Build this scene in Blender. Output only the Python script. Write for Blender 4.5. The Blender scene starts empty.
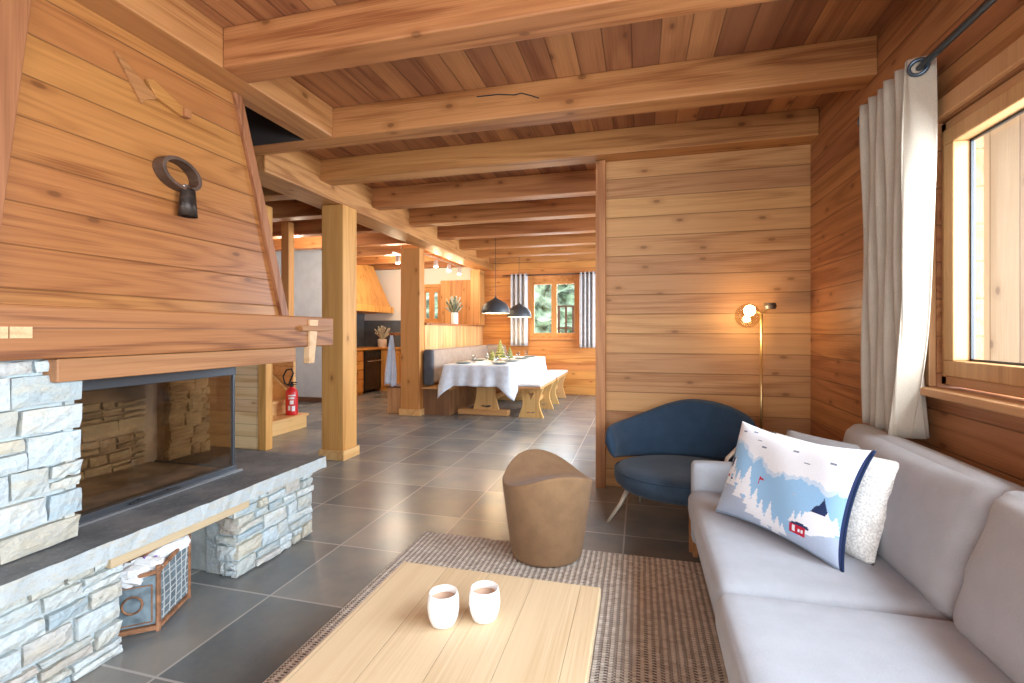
import bpy, bmesh, math, random
from mathutils import Vector, Matrix
random.seed(7)
D = bpy.data; SC = bpy.context.scene; C = SC.collection
PI = math.pi
# ------------------------------------------------------------------ node helper
class NT:
    def __init__(s, name):
        s.m = D.materials.new(name); s.m.use_nodes = True
        s.t = s.m.node_tree; s.n = s.t.nodes; s.n.clear()
        s.out = s.n.new('ShaderNodeOutputMaterial')
        s.b = s.n.new('ShaderNodeBsdfPrincipled')
        s.t.links.new(s.b.outputs[0], s.out.inputs[0])
        s.tc = s.n.new('ShaderNodeTexCoord')
    def set(s, sock, v):
        if hasattr(v, 'is_output') or isinstance(v, bpy.types.NodeSocket): s.t.links.new(v, sock)
        elif v is not None:
            if isinstance(v, tuple) and len(v) == 3 and sock.type == 'RGBA': v = (*v, 1)
            sock.default_value = v
    def inp(s, name, v): s.set(s.b.inputs[name], v)
    def M(s, op, a, b=None, c=None, clamp=False):
        n = s.n.new('ShaderNodeMath'); n.operation = op; n.use_clamp = clamp
        for i, v in enumerate((a, b, c)):
            if v is not None: s.set(n.inputs[i], v)
        return n.outputs[0]
    def V(s, op, a, b=None):
        n = s.n.new('ShaderNodeVectorMath'); n.operation = op
        s.set(n.inputs[0], a)
        if b is not None: s.set(n.inputs[1], b)
        return n.outputs[0]
    def sep(s, v):
        n = s.n.new('ShaderNodeSeparateXYZ'); s.set(n.inputs[0], v); return n.outputs
    def comb(s, x, y, z):
        n = s.n.new('ShaderNodeCombineXYZ')
        for i, v in enumerate((x, y, z)): s.set(n.inputs[i], v)
        return n.outputs[0]
    def noise(s, v, scale=1, detail=2, rough=.5):
        n = s.n.new('ShaderNodeTexNoise'); s.set(n.inputs['Vector'], v)
        n.inputs['Scale'].default_value = scale; n.inputs['Detail'].default_value = detail; n.inputs['Roughness'].default_value = rough
        return n.outputs[0]
    def white(s, v, dim='1D'):
        n = s.n.new('ShaderNodeTexWhiteNoise'); n.noise_dimensions = dim
        s.set(n.inputs['W' if dim == '1D' else 'Vector'], v); return n.outputs[0]
    def vor(s, v, scale=1, feature='F1', dim='3D'):
        n = s.n.new('ShaderNodeTexVoronoi'); n.feature = feature; n.voronoi_dimensions = dim; s.set(n.inputs['Vector'], v)
        n.inputs['Scale'].default_value = scale; return n.outputs
    def mr(s, v, a, b, c=0., d=1., smooth=True):
        n = s.n.new('ShaderNodeMapRange'); n.interpolation_type = 'SMOOTHSTEP' if smooth else 'LINEAR'
        s.set(n.inputs[0], v)
        for i, q in enumerate((a, b, c, d)): s.set(n.inputs[i + 1], q)
        return n.outputs[0]
    def mix(s, f, a, b, mode='MIX'):
        n = s.n.new('ShaderNodeMix'); n.data_type = 'RGBA'; n.blend_type = mode
        s.set(n.inputs[0], f); s.set(n.inputs[6], a); s.set(n.inputs[7], b); return n.outputs[2]
    def val(s, col, h=.5, sat=1., v=1.):
        n = s.n.new('ShaderNodeHueSaturation'); s.set(n.inputs['Color'], col)
        s.set(n.inputs['Hue'], h); s.set(n.inputs['Saturation'], sat); s.set(n.inputs['Value'], v); return n.outputs[0]
    def bump(s, h, strength=.3, dist=.01):
        n = s.n.new('ShaderNodeBump'); n.inputs['Strength'].default_value = strength; n.inputs['Distance'].default_value = dist
        s.set(n.inputs['Height'], h); s.set(s.b.inputs['Normal'], n.outputs[0])
    @property
    def co(s): return s.tc.outputs['Object']
    def rnd(s):
        n = s.n.new('ShaderNodeObjectInfo'); return n.outputs['Random']

def wood(name, light, dark, along='Y', across=None, width=.145, phase=0., knots=.55, rings=26., rough=.5, vary=.22,
         seam=.0045, seamdark=.5, stagger=0., var_h=.012, knot_col=None, ringamt=.75, xs=5.5):
    """plain or planked timber: grain runs along one axis, boards (if any) repeat along another"""
    s = NT(name); X, Y, Z = s.sep(s.co); ax = {'X': X, 'Y': Y, 'Z': Z}
    r0 = s.rnd()
    if across:
        q = s.M('ADD', s.M('DIVIDE', ax[across], width), phase)
        idx = s.M('FLOOR', q); fr = s.M('FRACT', q)
        if stagger:
            r = s.white(idx); seg = s.M('FLOOR', s.M('ADD', s.M('DIVIDE', ax[along], stagger), s.M('MULTIPLY', r, 7.3)))
            r = s.white(s.M('ADD', s.M('MULTIPLY', idx, 3.17), s.M('MULTIPLY', seg, 11.31)))
        else: r = s.white(s.M('ADD', idx, .37))
        e = s.M('MINIMUM', fr, s.M('SUBTRACT', 1., fr))
        gap = s.mr(e, seam / width * .3, seam / width, 1., 0.)
    else:
        r = r0; gap = 0.
    off = s.M('MULTIPLY', s.M('ADD', r, r0), 41.)
    sc = tuple(.42 if a == along else xs for a in 'XYZ')
    v = s.V('ADD', s.V('MULTIPLY', s.co, sc), s.comb(off, off, off))
    n1 = s.noise(v, 1., 1.6, .45)
    ring = s.M('ADD', s.M('MULTIPLY', s.M('SINE', s.M('MULTIPLY', n1, rings * PI)), .5), .5)
    ring = s.M('POWER', ring, 2.2)
    sc2 = tuple(3. if a == along else 150. for a in 'XYZ')
    fine = s.noise(s.V('ADD', s.V('MULTIPLY', s.co, sc2), s.comb(off, off, off)), 1., 3., .6)
    big = s.noise(s.V('MULTIPLY', v, (1.3, 1.3, 1.3)), 1., 1.)
    f = s.M('ADD', s.M('MULTIPLY', ring, ringamt), s.M('MULTIPLY', s.M('SUBTRACT', fine, .40), 2.2))
    f = s.M('MULTIPLY', f, s.mr(big, .35, .65, .35, 1.), clamp=True)
    col = s.mix(f, light, dark)
    col = s.val(col, s.M('ADD', .5, s.M('MULTIPLY', s.M('SUBTRACT', r, .5), var_h)), 1., s.M('ADD', 1 - vary * .5, s.M('MULTIPLY', r, vary)))
    if knots:
        oth = [a for a in 'XYZ' if a != along]
        kc = s.M('MULTIPLY', ax[across], 6.) if across else s.M('MULTIPLY', s.M('ADD', ax[oth[0]], ax[oth[1]]), 4.5)
        vo = s.vor(s.comb(s.M('ADD', s.M('MULTIPLY', ax[along], 2.6), off), s.M('ADD', kc, off), 0.), 1., dim='2D')
        pick = s.M('GREATER_THAN', s.sep(vo[1])[0], 1 - knots)
        k = s.M('MULTIPLY', s.mr(vo[0], .035, .085, 1., 0.), pick)
        col = s.mix(s.M('MULTIPLY', k, .75), col, knot_col or tuple(c * .32 for c in dark))
        halo = s.M('MULTIPLY', s.mr(vo[0], .07, .22, .4, 0.), pick)
        col = s.mix(halo, col, dark)
    col = s.mix(s.M('MULTIPLY', gap, seamdark), col, tuple(c * .18 for c in dark))
    s.inp('Base Color', col); s.inp('Roughness', rough); s.inp('Specular IOR Level', .35)
    s.bump(s.M('SUBTRACT', s.M('MULTIPLY', f, .12), gap), .5, .004)
    return s.m

def plain(name, col, rough=.5, metal=0., spec=.5, bump=None, var=0., vscale=8., sheen=0., emit=None, es=1., trans=0.):
    s = NT(name)
    if var:
        n = s.noise(s.co, vscale, 3); col = s.mix(s.mr(n, .3, .7, 0., 1.), tuple(c * (1 - var) for c in col), tuple(min(1, c * (1 + var)) for c in col))
    s.inp('Base Color', col); s.inp('Roughness', rough); s.inp('Metallic', metal); s.inp('Specular IOR Level', spec)
    if sheen: s.inp('Sheen Weight', sheen)
    if trans: s.inp('Transmission Weight', trans)
    if emit: s.inp('Emission Color', emit); s.inp('Emission Strength', es)
    if bump: s.bump(s.noise(s.co, bump[0], 3), bump[1], bump[2])
    return s.m

def fabric(name, col, scale=500., rough=.9, amt=.35, bumpd=.001, mottled=.08):
    s = NT(name); n = s.noise(s.co, scale, 1)
    n2 = s.noise(s.co, 14, 3)
    c = s.mix(s.mr(n, .3, .7), tuple(q * (1 - amt) for q in col), tuple(min(1, q * (1 + amt * .6)) for q in col))
    c = s.val(c, .5, 1., s.mr(n2, .3, .7, 1 - mottled, 1 + mottled))
    s.inp('Base Color', c); s.inp('Roughness', rough); s.inp('Sheen Weight', .1); s.inp('Specular IOR Level', .15)
    s.bump(n, .3, bumpd); return s.m

def glass(name, tint=(.95, .97, .97), gloss=.06, rough=.02):
    s = NT(name); s.n.remove(s.b)
    tr = s.n.new('ShaderNodeBsdfTransparent'); tr.inputs[0].default_value = (*tint, 1)
    gl = s.n.new('ShaderNodeBsdfGlossy'); gl.inputs['Roughness'].default_value = rough
    lw = s.n.new('ShaderNodeLayerWeight')
    mx = s.n.new('ShaderNodeMixShader')
    s.t.links.new(s.M('ADD', gloss, s.M('MULTIPLY', s.M('POWER', lw.outputs['Facing'], 5.), .8)), mx.inputs[0]); s.t.links.new(tr.outputs[0], mx.inputs[1]); s.t.links.new(gl.outputs[0], mx.inputs[2])
    s.t.links.new(mx.outputs[0], s.out.inputs[0]); return s.m

def m_tiles():
    s = NT('slate_tiles'); X, Y, Z = s.sep(s.co); T = .515; TX = .490
    qx = s.M('DIVIDE', s.M('ADD', X, 1.555 + TX * 20), TX); qy = s.M('DIVIDE', s.M('ADD', Y, T * 20 - 2.80), T)
    fx = s.M('FRACT', qx); fy = s.M('FRACT', qy)
    e = s.M('MINIMUM', s.M('MINIMUM', fx, s.M('SUBTRACT', 1., fx)), s.M('MINIMUM', fy, s.M('SUBTRACT', 1., fy)))
    gr = s.mr(e, .006, .012, 1., 0.)
    r = s.white(s.comb(s.M('FLOOR', qx), s.M('FLOOR', qy), .5), '3D')
    v = s.V('ADD', s.co, s.comb(s.M('MULTIPLY', r, 30.), r, r))
    n = s.noise(v, 2.6, 3, .5); n2 = s.noise(v, 26, 6, .75)
    c = s.mix(s.mr(n, .3, .72), (.14, .158, .168), (.25, .235, .21))
    c = s.mix(s.mr(n2, .3, .8, 0, .22), c, (.30, .28, .25))
    c = s.val(c, .5, 1., s.M('ADD', .82, s.M('MULTIPLY', r, .36)))
    c = s.mix(s.M('MULTIPLY', gr, .85), c, (.42, .40, .37))
    s.inp('Base Color', c); s.inp('Roughness', .27); s.inp('Specular IOR Level', .6)
    s.bump(s.M('SUBTRACT', s.M('MULTIPLY', n, .2), gr), .2, .0015); return s.m

def m_stone(name, cols, bumpy=.02, scale=1.):
    s = NT(name); g = s.n.new('ShaderNodeNewGeometry'); r = g.outputs['Random Per Island']
    cr = s.n.new('ShaderNodeValToRGB'); s.set(cr.inputs[0], r); el = cr.color_ramp.elements
    while len(el) > 1: el.remove(el[-1])
    el[0].position = 0; el[0].color = (*cols[0], 1)
    for i, c in enumerate(cols[1:], 1):
        q = el.new(i / (len(cols) - 1)); q.color = (*c, 1)
    v = s.V('ADD', s.co, s.comb(s.M('MULTIPLY', r, 20.), r, r))
    n = s.noise(s.V('MULTIPLY', v, (8, 8, 20)), scale, 6, .65); n2 = s.noise(v, 60 * scale, 4, .6)
    c = s.mix(s.mr(n, .42, .7, 0, .6), cr.outputs[0], (.56, .49, .36))
    c = s.mix(s.mr(n2, .5, .72, 0, .45), c, (.30, .34, .35))
    s.inp('Base Color', c); s.inp('Roughness', .8); s.inp('Specular IOR Level', .3)
    s.bump(s.M('ADD', n, s.M('MULTIPLY', n2, .4)), .8, bumpy); return s.m

def m_slab():
    s = NT('slate_slab_top'); n = s.noise(s.co, 6, 7, .65); n2 = s.noise(s.co, 60, 5, .7)
    c = s.mix(s.mr(n, .35, .7), (.085, .095, .105), (.19, .19, .19)); c = s.mix(s.mr(n2, .5, .75, 0, .5), c, (.3, .31, .31))
    s.inp('Base Color', c); s.inp('Roughness', .55); s.bump(n2, .4, .004); return s.m

def m_rug():
    s = NT('woven_rug'); X, Y, Z = s.sep(s.co)
    wob = s.M('MULTIPLY', s.M('SUBTRACT', s.noise(s.co, 6, 2), .5), .006)
    q = s.M('DIVIDE', s.M('ADD', s.M('ADD', X, wob), 3.), .0265); fx = s.M('FRACT', q); ix = s.M('FLOOR', q)
    cord = s.mr(s.M('ABSOLUTE', s.M('SUBTRACT', fx, .5)), .2, .3, 1., 0.)
    qy = s.M('ADD', s.M('DIVIDE', s.M('ADD', Y, 3.), .0135), s.M('MULTIPLY', s.white(ix), 7.)); fy = s.M('FRACT', qy)
    knot = s.mr(s.M('ABSOLUTE', s.M('SUBTRACT', fy, .5)), .18, .34, 1., 0.)
    rr = s.white(s.comb(ix, s.M('FLOOR', qy), .3), '3D')
    drk = s.mix(rr, (.085, .062, .055), (.24, .175, .14)); lt = s.mix(rr, (.62, .53, .44), (.82, .74, .65))
    c = s.mix(s.M('MULTIPLY', knot, s.M('SUBTRACT', 1., cord)), lt, drk)
    c = s.mix(s.M('MULTIPLY', s.M('MULTIPLY', cord, s.mr(fy, .0, .25, 1, 0)), .4), c, drk)
    s.inp('Base Color', c); s.inp('Roughness', .95); s.inp('Specular IOR Level', .1)
    s.bump(s.M('ADD', cord, s.M('MULTIPLY', knot, .6)), .8, .006); return s.m

def m_attr(name, rough=.9, scale=700):
    s = NT(name); a = s.n.new('ShaderNodeVertexColor'); a.layer_name = 'Col'
    n = s.noise(s.co, scale, 1)
    c = s.val(a.outputs[0], .5, 1., s.mr(n, .3, .7, .88, 1.08))
    s.inp('Base Color', c); s.inp('Roughness', rough); s.inp('Sheen Weight', .2); s.inp('Specular IOR Level', .15); s.bump(n, .3, .001); return s.m

# ------------------------------------------------------------------ materials
L_ = (.62, .335, .135); Dk = (.33, .125, .035)
M = {}
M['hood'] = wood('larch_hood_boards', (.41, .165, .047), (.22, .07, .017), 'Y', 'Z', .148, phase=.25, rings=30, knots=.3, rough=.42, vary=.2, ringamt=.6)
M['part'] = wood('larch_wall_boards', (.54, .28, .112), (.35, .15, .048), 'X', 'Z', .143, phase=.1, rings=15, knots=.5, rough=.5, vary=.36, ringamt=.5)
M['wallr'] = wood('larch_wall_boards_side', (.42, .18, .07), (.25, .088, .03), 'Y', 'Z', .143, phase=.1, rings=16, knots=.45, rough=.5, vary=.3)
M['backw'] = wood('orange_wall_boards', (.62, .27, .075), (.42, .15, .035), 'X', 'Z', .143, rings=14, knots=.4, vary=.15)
M['ceil'] = wood('ceiling_boards', (.37, .15, .06), (.21, .07, .028), 'Y', 'X', .138, phase=.3, rings=10, knots=.25, rough=.5, vary=.62, seam=.005, stagger=9.)
M['beamx'] = wood('beam_timber_across', (.46, .20, .066), (.25, .085, .022), 'X', rings=13, knots=.35, vary=.18, xs=6.5, ringamt=.7)
M['beamy'] = wood('beam_timber_deep', (.47, .21, .072), (.27, .095, .026), 'Y', rings=13, knots=.35, vary=.14, xs=6.5, ringamt=.7)
M['post'] = wood('post_timber', (.60, .285, .088), (.40, .155, .036), 'Z', rings=13, knots=.3, vary=.14, xs=5, ringamt=.6)
M['postdk'] = wood('dark_trim_timber', (.36, .15, .058), (.19, .066, .022), 'Z', rings=20, knots=.2, vary=.14)
M['post2'] = wood('reddish_post_timber', (.50, .23, .09), (.32, .12, .04), 'Z', rings=13, knots=.3, vary=.1)
M['mantel'] = wood('mantel_timber', (.38, .155, .055), (.18, .06, .02), 'Y', rings=22, knots=.45, vary=.1, xs=7)
M['lintel'] = wood('lintel_timber', (.40, .18, .08), (.28, .11, .045), 'Y', rings=10, knots=.2, vary=.1, ringamt=.5)
M['paleend'] = wood('end_grain_timber', (.70, .46, .25), (.5, .28, .13), 'X', rings=20, knots=0, vary=.1)
M['stairw'] = wood('stair_timber', (.74, .46, .19), (.58, .30, .10), 'Y', rings=12, knots=.2, vary=.1)
M['stairv'] = wood('stair_boards', (.70, .40, .16), (.52, .25, .08), 'Y', 'Z', .12, rings=12, knots=.3, vary=.15)
M['panel'] = wood('pale_panel_boards', (.78, .53, .30), (.58, .32, .14), 'X', 'Z', .12, rings=10, knots=.4, vary=.12)
M['tng'] = wood('upright_boards', (.72, .44, .21), (.50, .25, .09), 'Z', 'Y', .095, rings=9, knots=.15, vary=.3)
M['tngx'] = wood('upright_boards_across', (.62, .30, .10), (.42, .17, .05), 'Z', 'X', .11, rings=9, knots=.5, vary=.2)
M['cab'] = wood('kitchen_timber', (.70, .35, .085), (.50, .20, .04), 'Z', rings=10, knots=.3, vary=.12)
M['oak'] = wood('oak_table_boards', (.60, .45, .29), (.50, .34, .20), 'Y', 'X', .15, phase=.2, rings=9, knots=.05, rough=.45, vary=.12, seam=.0015, seamdark=.3, ringamt=.4)
M['bench'] = wood('alpine_bench_timber', (.72, .43, .17), (.56, .28, .09), 'Z', rings=12, knots=.2, vary=.08)
M['benchh'] = wood('bench_rail_timber', (.66, .36, .14), (.50, .23, .08), 'X', rings=12, knots=.2, vary=.08)
M['banq'] = wood('banquette_boards', (.50, .27, .13), (.34, .15, .065), 'Z', 'Y', .09, rings=12, knots=.3, vary=.35)
M['winw'] = wood('window_timber', (.54, .29, .13), (.40, .19, .075), 'Z', rings=8, knots=0, vary=.08, ringamt=.4)
M['winy'] = wood('window_timber_rail', (.54, .29, .13), (.40, .19, .075), 'Y', rings=8, knots=0, vary=.08, ringamt=.4)
M['winb'] = wood('window_timber_orange', (.64, .29, .09), (.5, .2, .05), 'Z', rings=8, knots=0, vary=.08)
M['ext'] = wood('pale_outdoor_boards', (.46, .29, .165), (.34, .19, .09), 'Z', 'X', .135, rings=8, knots=.8, vary=.12, knot_col=(.05, .022, .012), seam=.004)
M['void'] = plain('stairwell_void_shade', (.03, .022, .018), .9)  # near-black put into the colour for the unlit space above the hood
M['plaster'] = plain('grey_plaster', (.55, .58, .62), .85, var=.05, bump=(40, .15, .002))
M['cream'] = plain('cream_plaster', (.80, .72, .60), .85)
M['rock_plain'] = plain('rendered_pier', (.42, .44, .42), .85, var=.25, vscale=9, bump=(14, .5, .006))
M['tile'] = m_tiles()
M['stone'] = m_stone('split_face_stone', [(.46, .56, .61), (.62, .68, .70), (.36, .46, .52), (.60, .55, .44), (.52, .62, .68), (.68, .71, .70), (.42, .50, .53), (.56, .47, .39), (.54, .63, .67), (.60, .66, .68), (.50, .46, .38), (.45, .55, .60)])
M['stonewarm'] = m_stone('firebox_stone', [(.36, .28, .19), (.46, .38, .27), (.25, .19, .14), (.40, .32, .22)])
M['slab'] = m_slab()
M['slabedge'] = m_stone('slab_edge_stone', [(.50, .55, .57), (.50, .55, .57)], .008, 2.)
M['soot'] = plain('sooty_firebrick', (.26, .20, .155), .9, var=.5, vscale=4, bump=(20, .4, .01))
M['ash'] = plain('firebox_floor', (.34, .28, .22), .9, var=.4, vscale=7, bump=(30, .4, .01))
M['steel'] = plain('dark_grey_steel', (.10, .11, .125), .35, .7)
M['steellt'] = plain('brushed_steel', (.6, .62, .65), .3, .9)
M['blackm'] = plain('black_metal', (.025, .027, .03), .4, .3)
M['iron'] = plain('aged_iron', (.055, .04, .032), .42, .7, var=.4, vscale=30)
M['leather'] = plain('brown_leather', (.085, .045, .028), .55, bump=(60, .4, .003), var=.3, vscale=20)
M['fireglass'] = glass('smoked_fire_glass', (.86, .78, .68), .11, .05)
M['glass'] = glass('window_glass', (.97, .98, .98), .04)
M['bowl'] = glass('clear_table_glass', (.92, .94, .95), .10)
M['globe'] = glass('clear_lamp_glass', (.92, .86, .74), .2)
M['rug'] = m_rug()
M['sofa'] = fabric('light_grey_sofa_fabric', (.415, .43, .47), 650, amt=.10, mottled=.035)
M['sofatop'] = fabric('warm_grey_cushion_fabric', (.42, .415, .43), 650, amt=.10, mottled=.035)
M['blue'] = fabric('petrol_blue_fabric', (.030, .056, .095), 500, amt=.35)
M['bluelt'] = fabric('petrol_blue_seat_fabric', (.042, .066, .10), 500, amt=.35)
M['stool'] = fabric('tan_felt', (.27, .155, .08), 500, amt=.2, mottled=.08)
M['curt'] = fabric('linen_curtain', (.50, .43, .345), 500, amt=.12, mottled=.04)
M['curtg'] = fabric('grey_linen_curtain', (.56, .55, .56), 400, amt=.1)
M['sherpa'] = fabric('white_sherpa', (.86, .83, .78), 160, amt=.22, bumpd=.008)
M['cloth'] = fabric('white_tablecloth_fabric', (.70, .75, .84), 400, amt=.06)
M['benchpad'] = fabric('pale_grey_seat_pad', (.68, .66, .65), 300, amt=.1)
M['banqf'] = fabric('taupe_banquette_fabric', (.33, .27, .23), 300, amt=.15)
M['banqd'] = fabric('dark_grey_banquette_fabric', (.10, .10, .115), 300, amt=.15)
M['apron'] = fabric('pale_blue_cotton', (.62, .70, .84), 300, amt=.08)
M['cup'] = plain('white_porcelain', (.88, .86, .84), .25)
M['cocoa'] = plain('hot_chocolate', (.50, .30, .19), .35)
M['brass'] = plain('brushed_brass', (.72, .50, .22), .3, .9)
M['palem'] = plain('beige_metal', (.62, .53, .42), .4, .2)
M['darkm'] = plain('dark_bronze', (.09, .065, .05), .4, .5)
M['grom'] = plain('blue_steel_ring', (.10, .14, .19), .3, .8)
M['red'] = plain('extinguisher_red', (.62, .02, .025), .3)
M['white'] = plain('white_paper', (.85, .85, .86), .7)
M['purple'] = plain('purple_print', (.30, .16, .45), .6)
M['rust'] = plain('rusty_iron_wood', (.28, .13, .065), .7, var=.4, vscale=30)
M['panelgrey'] = plain('blue_grey_basket_panel', (.17, .22, .25), .5, var=.3, vscale=25)
M['lead'] = plain('pale_wire', (.62, .64, .64), .5, .3)
M['pend'] = plain('charcoal_shade', (.055, .065, .075), .45, .2)
M['pendin'] = plain('white_shade_lining', (.85, .8, .7), .6)
M['oven'] = plain('black_oven_glass', (.03, .022, .018), .12)
M['splash'] = plain('grey_backsplash', (.115, .125, .135), .4, var=.1)
M['pot'] = plain('beige_crock', (.62, .52, .42), .6)
M['leaf'] = plain('dry_green_leaves', (.16, .19, .11), .8, var=.4, vscale=60)
M['twig'] = plain('pale_dry_grass', (.55, .50, .36), .8)
M['xmas'] = plain('gold_green_glitter', (.22, .24, .08), .5, .2, var=.6, vscale=90)
M['plate'] = plain('blue_grey_plate', (.20, .27, .29), .3)
M['bulb'] = plain('lit_bulb', (1, .8, .5), .5, emit=(1, .72, .38), es=40)
M['spotl'] = plain('lit_spot', (1, .9, .7), .5, emit=(1, .80, .52), es=30)
M['conifer'] = plain('conifer_green', (.34, .42, .28), .9, var=.75, vscale=3.5)
M['frost'] = plain('pale_ground', (.62, .64, .60), .9, var=.3, vscale=2)
M['brown'] = plain('dark_wood', (.14, .06, .03), .6)
M['snowcush'] = m_attr('printed_cotton')
M['navy'] = fabric('navy_cotton', (.015, .03, .085), 500, amt=.2)

# ------------------------------------------------------------------ mesh builder
def wpos(p):
    v = Vector((0, 0, 0))
    while p is not None: v += p.location; p = p.parent
    return v
def obj(name, bm, mat, parent=None, bevel=0., smooth=False, label=None, segs=2):
    if parent is not None:
        bmesh.ops.translate(bm, verts=bm.verts, vec=-wpos(parent))
    bmesh.ops.recalc_face_normals(bm, faces=bm.faces)
    me = D.meshes.new(name); bm.to_mesh(me); bm.free()
    mats = mat if isinstance(mat, (list, tuple)) else [mat]
    for m in mats: me.materials.append(m)
    if smooth:
        for p in me.polygons: p.use_smooth = True
    o = D.objects.new(name, me); C.objects.link(o)
    if parent is not None: o.parent = parent
    if bevel:
        b = o.modifiers.new('bevel', 'BEVEL'); b.width = bevel; b.segments = segs; b.limit_method = 'ANGLE'; b.angle_limit = math.radians(40)
    if label: o['label'] = label
    return o
def thing(name, label, cat, loc=(0, 0, 0), group=None):
    o = D.objects.new(name, None); C.objects.link(o); o.location = loc; o.empty_display_size = .05
    o['label'] = label; o['category'] = cat
    if group: o['group'] = group
    return o
def tag(o, label, cat, group=None):
    o['label'] = label; o['category'] = cat
    if group: o['group'] = group
    return o
def struct(o): o['kind'] = 'structure'; return o
def dup(root, loc, label, rz=None):
    r = root.copy(); C.objects.link(r); r.location = loc; r['label'] = label
    if rz is not None: r.rotation_euler = (0, 0, rz)
    for ch in list(root.children):
        c = ch.copy(); C.objects.link(c); c.parent = r
        for g in list(ch.children):
            d = g.copy(); C.objects.link(d); d.parent = c
    return r
def box(bm, x0, x1, y0, y1, z0, z1, mi=0):
    x0, x1 = sorted((x0, x1)); y0, y1 = sorted((y0, y1)); z0, z1 = sorted((z0, z1))
    v = [bm.verts.new(p) for p in [(x0, y0, z0), (x1, y0, z0), (x1, y1, z0), (x0, y1, z0), (x0, y0, z1), (x1, y0, z1), (x1, y1, z1), (x0, y1, z1)]]
    for f in ((3, 2, 1, 0), (4, 5, 6, 7), (0, 1, 5, 4), (1, 2, 6, 5), (2, 3, 7, 6), (3, 0, 4, 7)):
        bm.faces.new([v[i] for i in f]).material_index = mi
    return v
def BX(*a):
    bm = bmesh.new(); box(bm, *a); return bm
def hexa(bm, lo, hi):
    """prism between two equal loops of points"""
    a = [bm.verts.new(p) for p in lo]; b = [bm.verts.new(p) for p in hi]; n = len(a)
    bm.faces.new(a[::-1]); bm.faces.new(b)
    for i in range(n): bm.faces.new((a[i], a[(i + 1) % n], b[(i + 1) % n], b[i]))
    return bm
def prism(pts, axis, a0, a1, bm=None):
    """extrude a 2-D outline along an axis"""
    bm = bm or bmesh.new()
    def mk(p, a):
        return {'x': (a, p[0], p[1]), 'y': (p[0], a, p[1]), 'z': (p[0], p[1], a)}[axis]
    return hexa(bm, [mk(p, a0) for p in pts], [mk(p, a1) for p in pts])
def lathe(prof, c, n=32, bm=None, sx=1, sy=1, cap=True):
    bm = bm or bmesh.new(); rings = []
    for r, z in prof:
        rings.append([bm.verts.new((c[0] + sx * r * math.cos(2 * PI * i / n), c[1] + sy * r * math.sin(2 * PI * i / n), c[2] + z)) for i in range(n)])
    for a, b in zip(rings, rings[1:]):
        for i in range(n): bm.faces.new((a[i], a[(i + 1) % n], b[(i + 1) % n], b[i]))
    if cap:
        bm.faces.new(rings[0][::-1]); bm.faces.new(rings[-1])
    return bm
def tube(bm, pts, r, n=10, closed=False, flat=1.):
    pts = [Vector(p) for p in pts]; rings = []; up0 = None
    rs = r if isinstance(r, (list, tuple)) else [r] * len(pts)
    for i, p in enumerate(pts):
        if closed: t = pts[(i + 1) % len(pts)] - pts[i - 1]
        else: t = pts[min(i + 1, len(pts) - 1)] - pts[max(i - 1, 0)]
        t.normalize()
        if up0 is None:
            up0 = t.orthogonal().normalized()
        u = (up0 - t * up0.dot(t)).normalized(); up0 = u; w = t.cross(u)
        rings.append([bm.verts.new(p + (u * math.cos(2 * PI * k / n) + w * math.sin(2 * PI * k / n) * flat) * rs[i]) for k in range(n)])
    pr = list(zip(rings, rings[1:])) + ([(rings[-1], rings[0])] if closed else [])
    for a, b in pr:
        for k in range(n): bm.faces.new((a[k], a[(k + 1) % n], b[(k + 1) % n], b[k]))
    if not closed: bm.faces.new(rings[0][::-1]); bm.faces.new(rings[-1])
    return bm
def rbox(c, h, r, bulge=(0, 0, 0), n=10, mat4=None, bm=None, fn=None):
    """rounded, slightly puffed upholstery block"""
    bm = bm or bmesh.new(); seen = {}
    def vert(p):
        k = tuple(round(q, 5) for q in p)
        if k in seen: return seen[k]
        o = []
        for i in range(3):
            inner = h[i] - r; q = p[i] * h[i]
            o.append((max(-inner, min(inner, q)), q))
        core = Vector([a for a, _ in o]); d = Vector([b - a for a, b in o])
        if d.length > 1e-9: d = d.normalized() * r
        v = core + d
        for i in range(3):
            j, k2 = (i + 1) % 3, (i + 2) % 3
            v[i] += bulge[i] * p[i] * (1 - p[j] ** 2) * (1 - p[k2] ** 2)
        if fn: v = fn(v, p)
        if mat4 is not None: v = mat4 @ v
        seen[k] = bm.verts.new(Vector(c) + v); return seen[k]
    # denser towards the edges
    g = [math.sin(PI / 2 * (-1 + 2 * i / n)) for i in range(n + 1)]
    for ax in range(3):
        for s in (-1, 1):
            for i in range(n):
                for j in range(n):
                    q = []
                    for a, b in ((i, j), (i + 1, j), (i + 1, j + 1), (i, j + 1)):
                        p = [0, 0, 0]; p[ax] = s; p[(ax + 1) % 3] = g[a]; p[(ax + 2) % 3] = g[b]; q.append(vert(p))
                    f = [x for k, x in enumerate(q) if x is not q[k - 1]]
                    if len(set(f)) >= 3:
                        try: bm.faces.new(f if s > 0 else f[::-1])
                        except ValueError: pass
    return bm

# ------------------------------------------------------------------ camera
F = 485.; TH = math.atan(128 / 485.); H = 1.15
cam = D.cameras.new('camera'); cam.sensor_width = 36; cam.lens = F / 1024 * 36
cam.shift_y = -10.5 / 1024; cam.clip_start = .05
co = D.objects.new('camera', cam); C.objects.link(co); co.location = (0, 0, H); co.rotation_euler = (PI / 2, 0, TH); SC.camera = co

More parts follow.
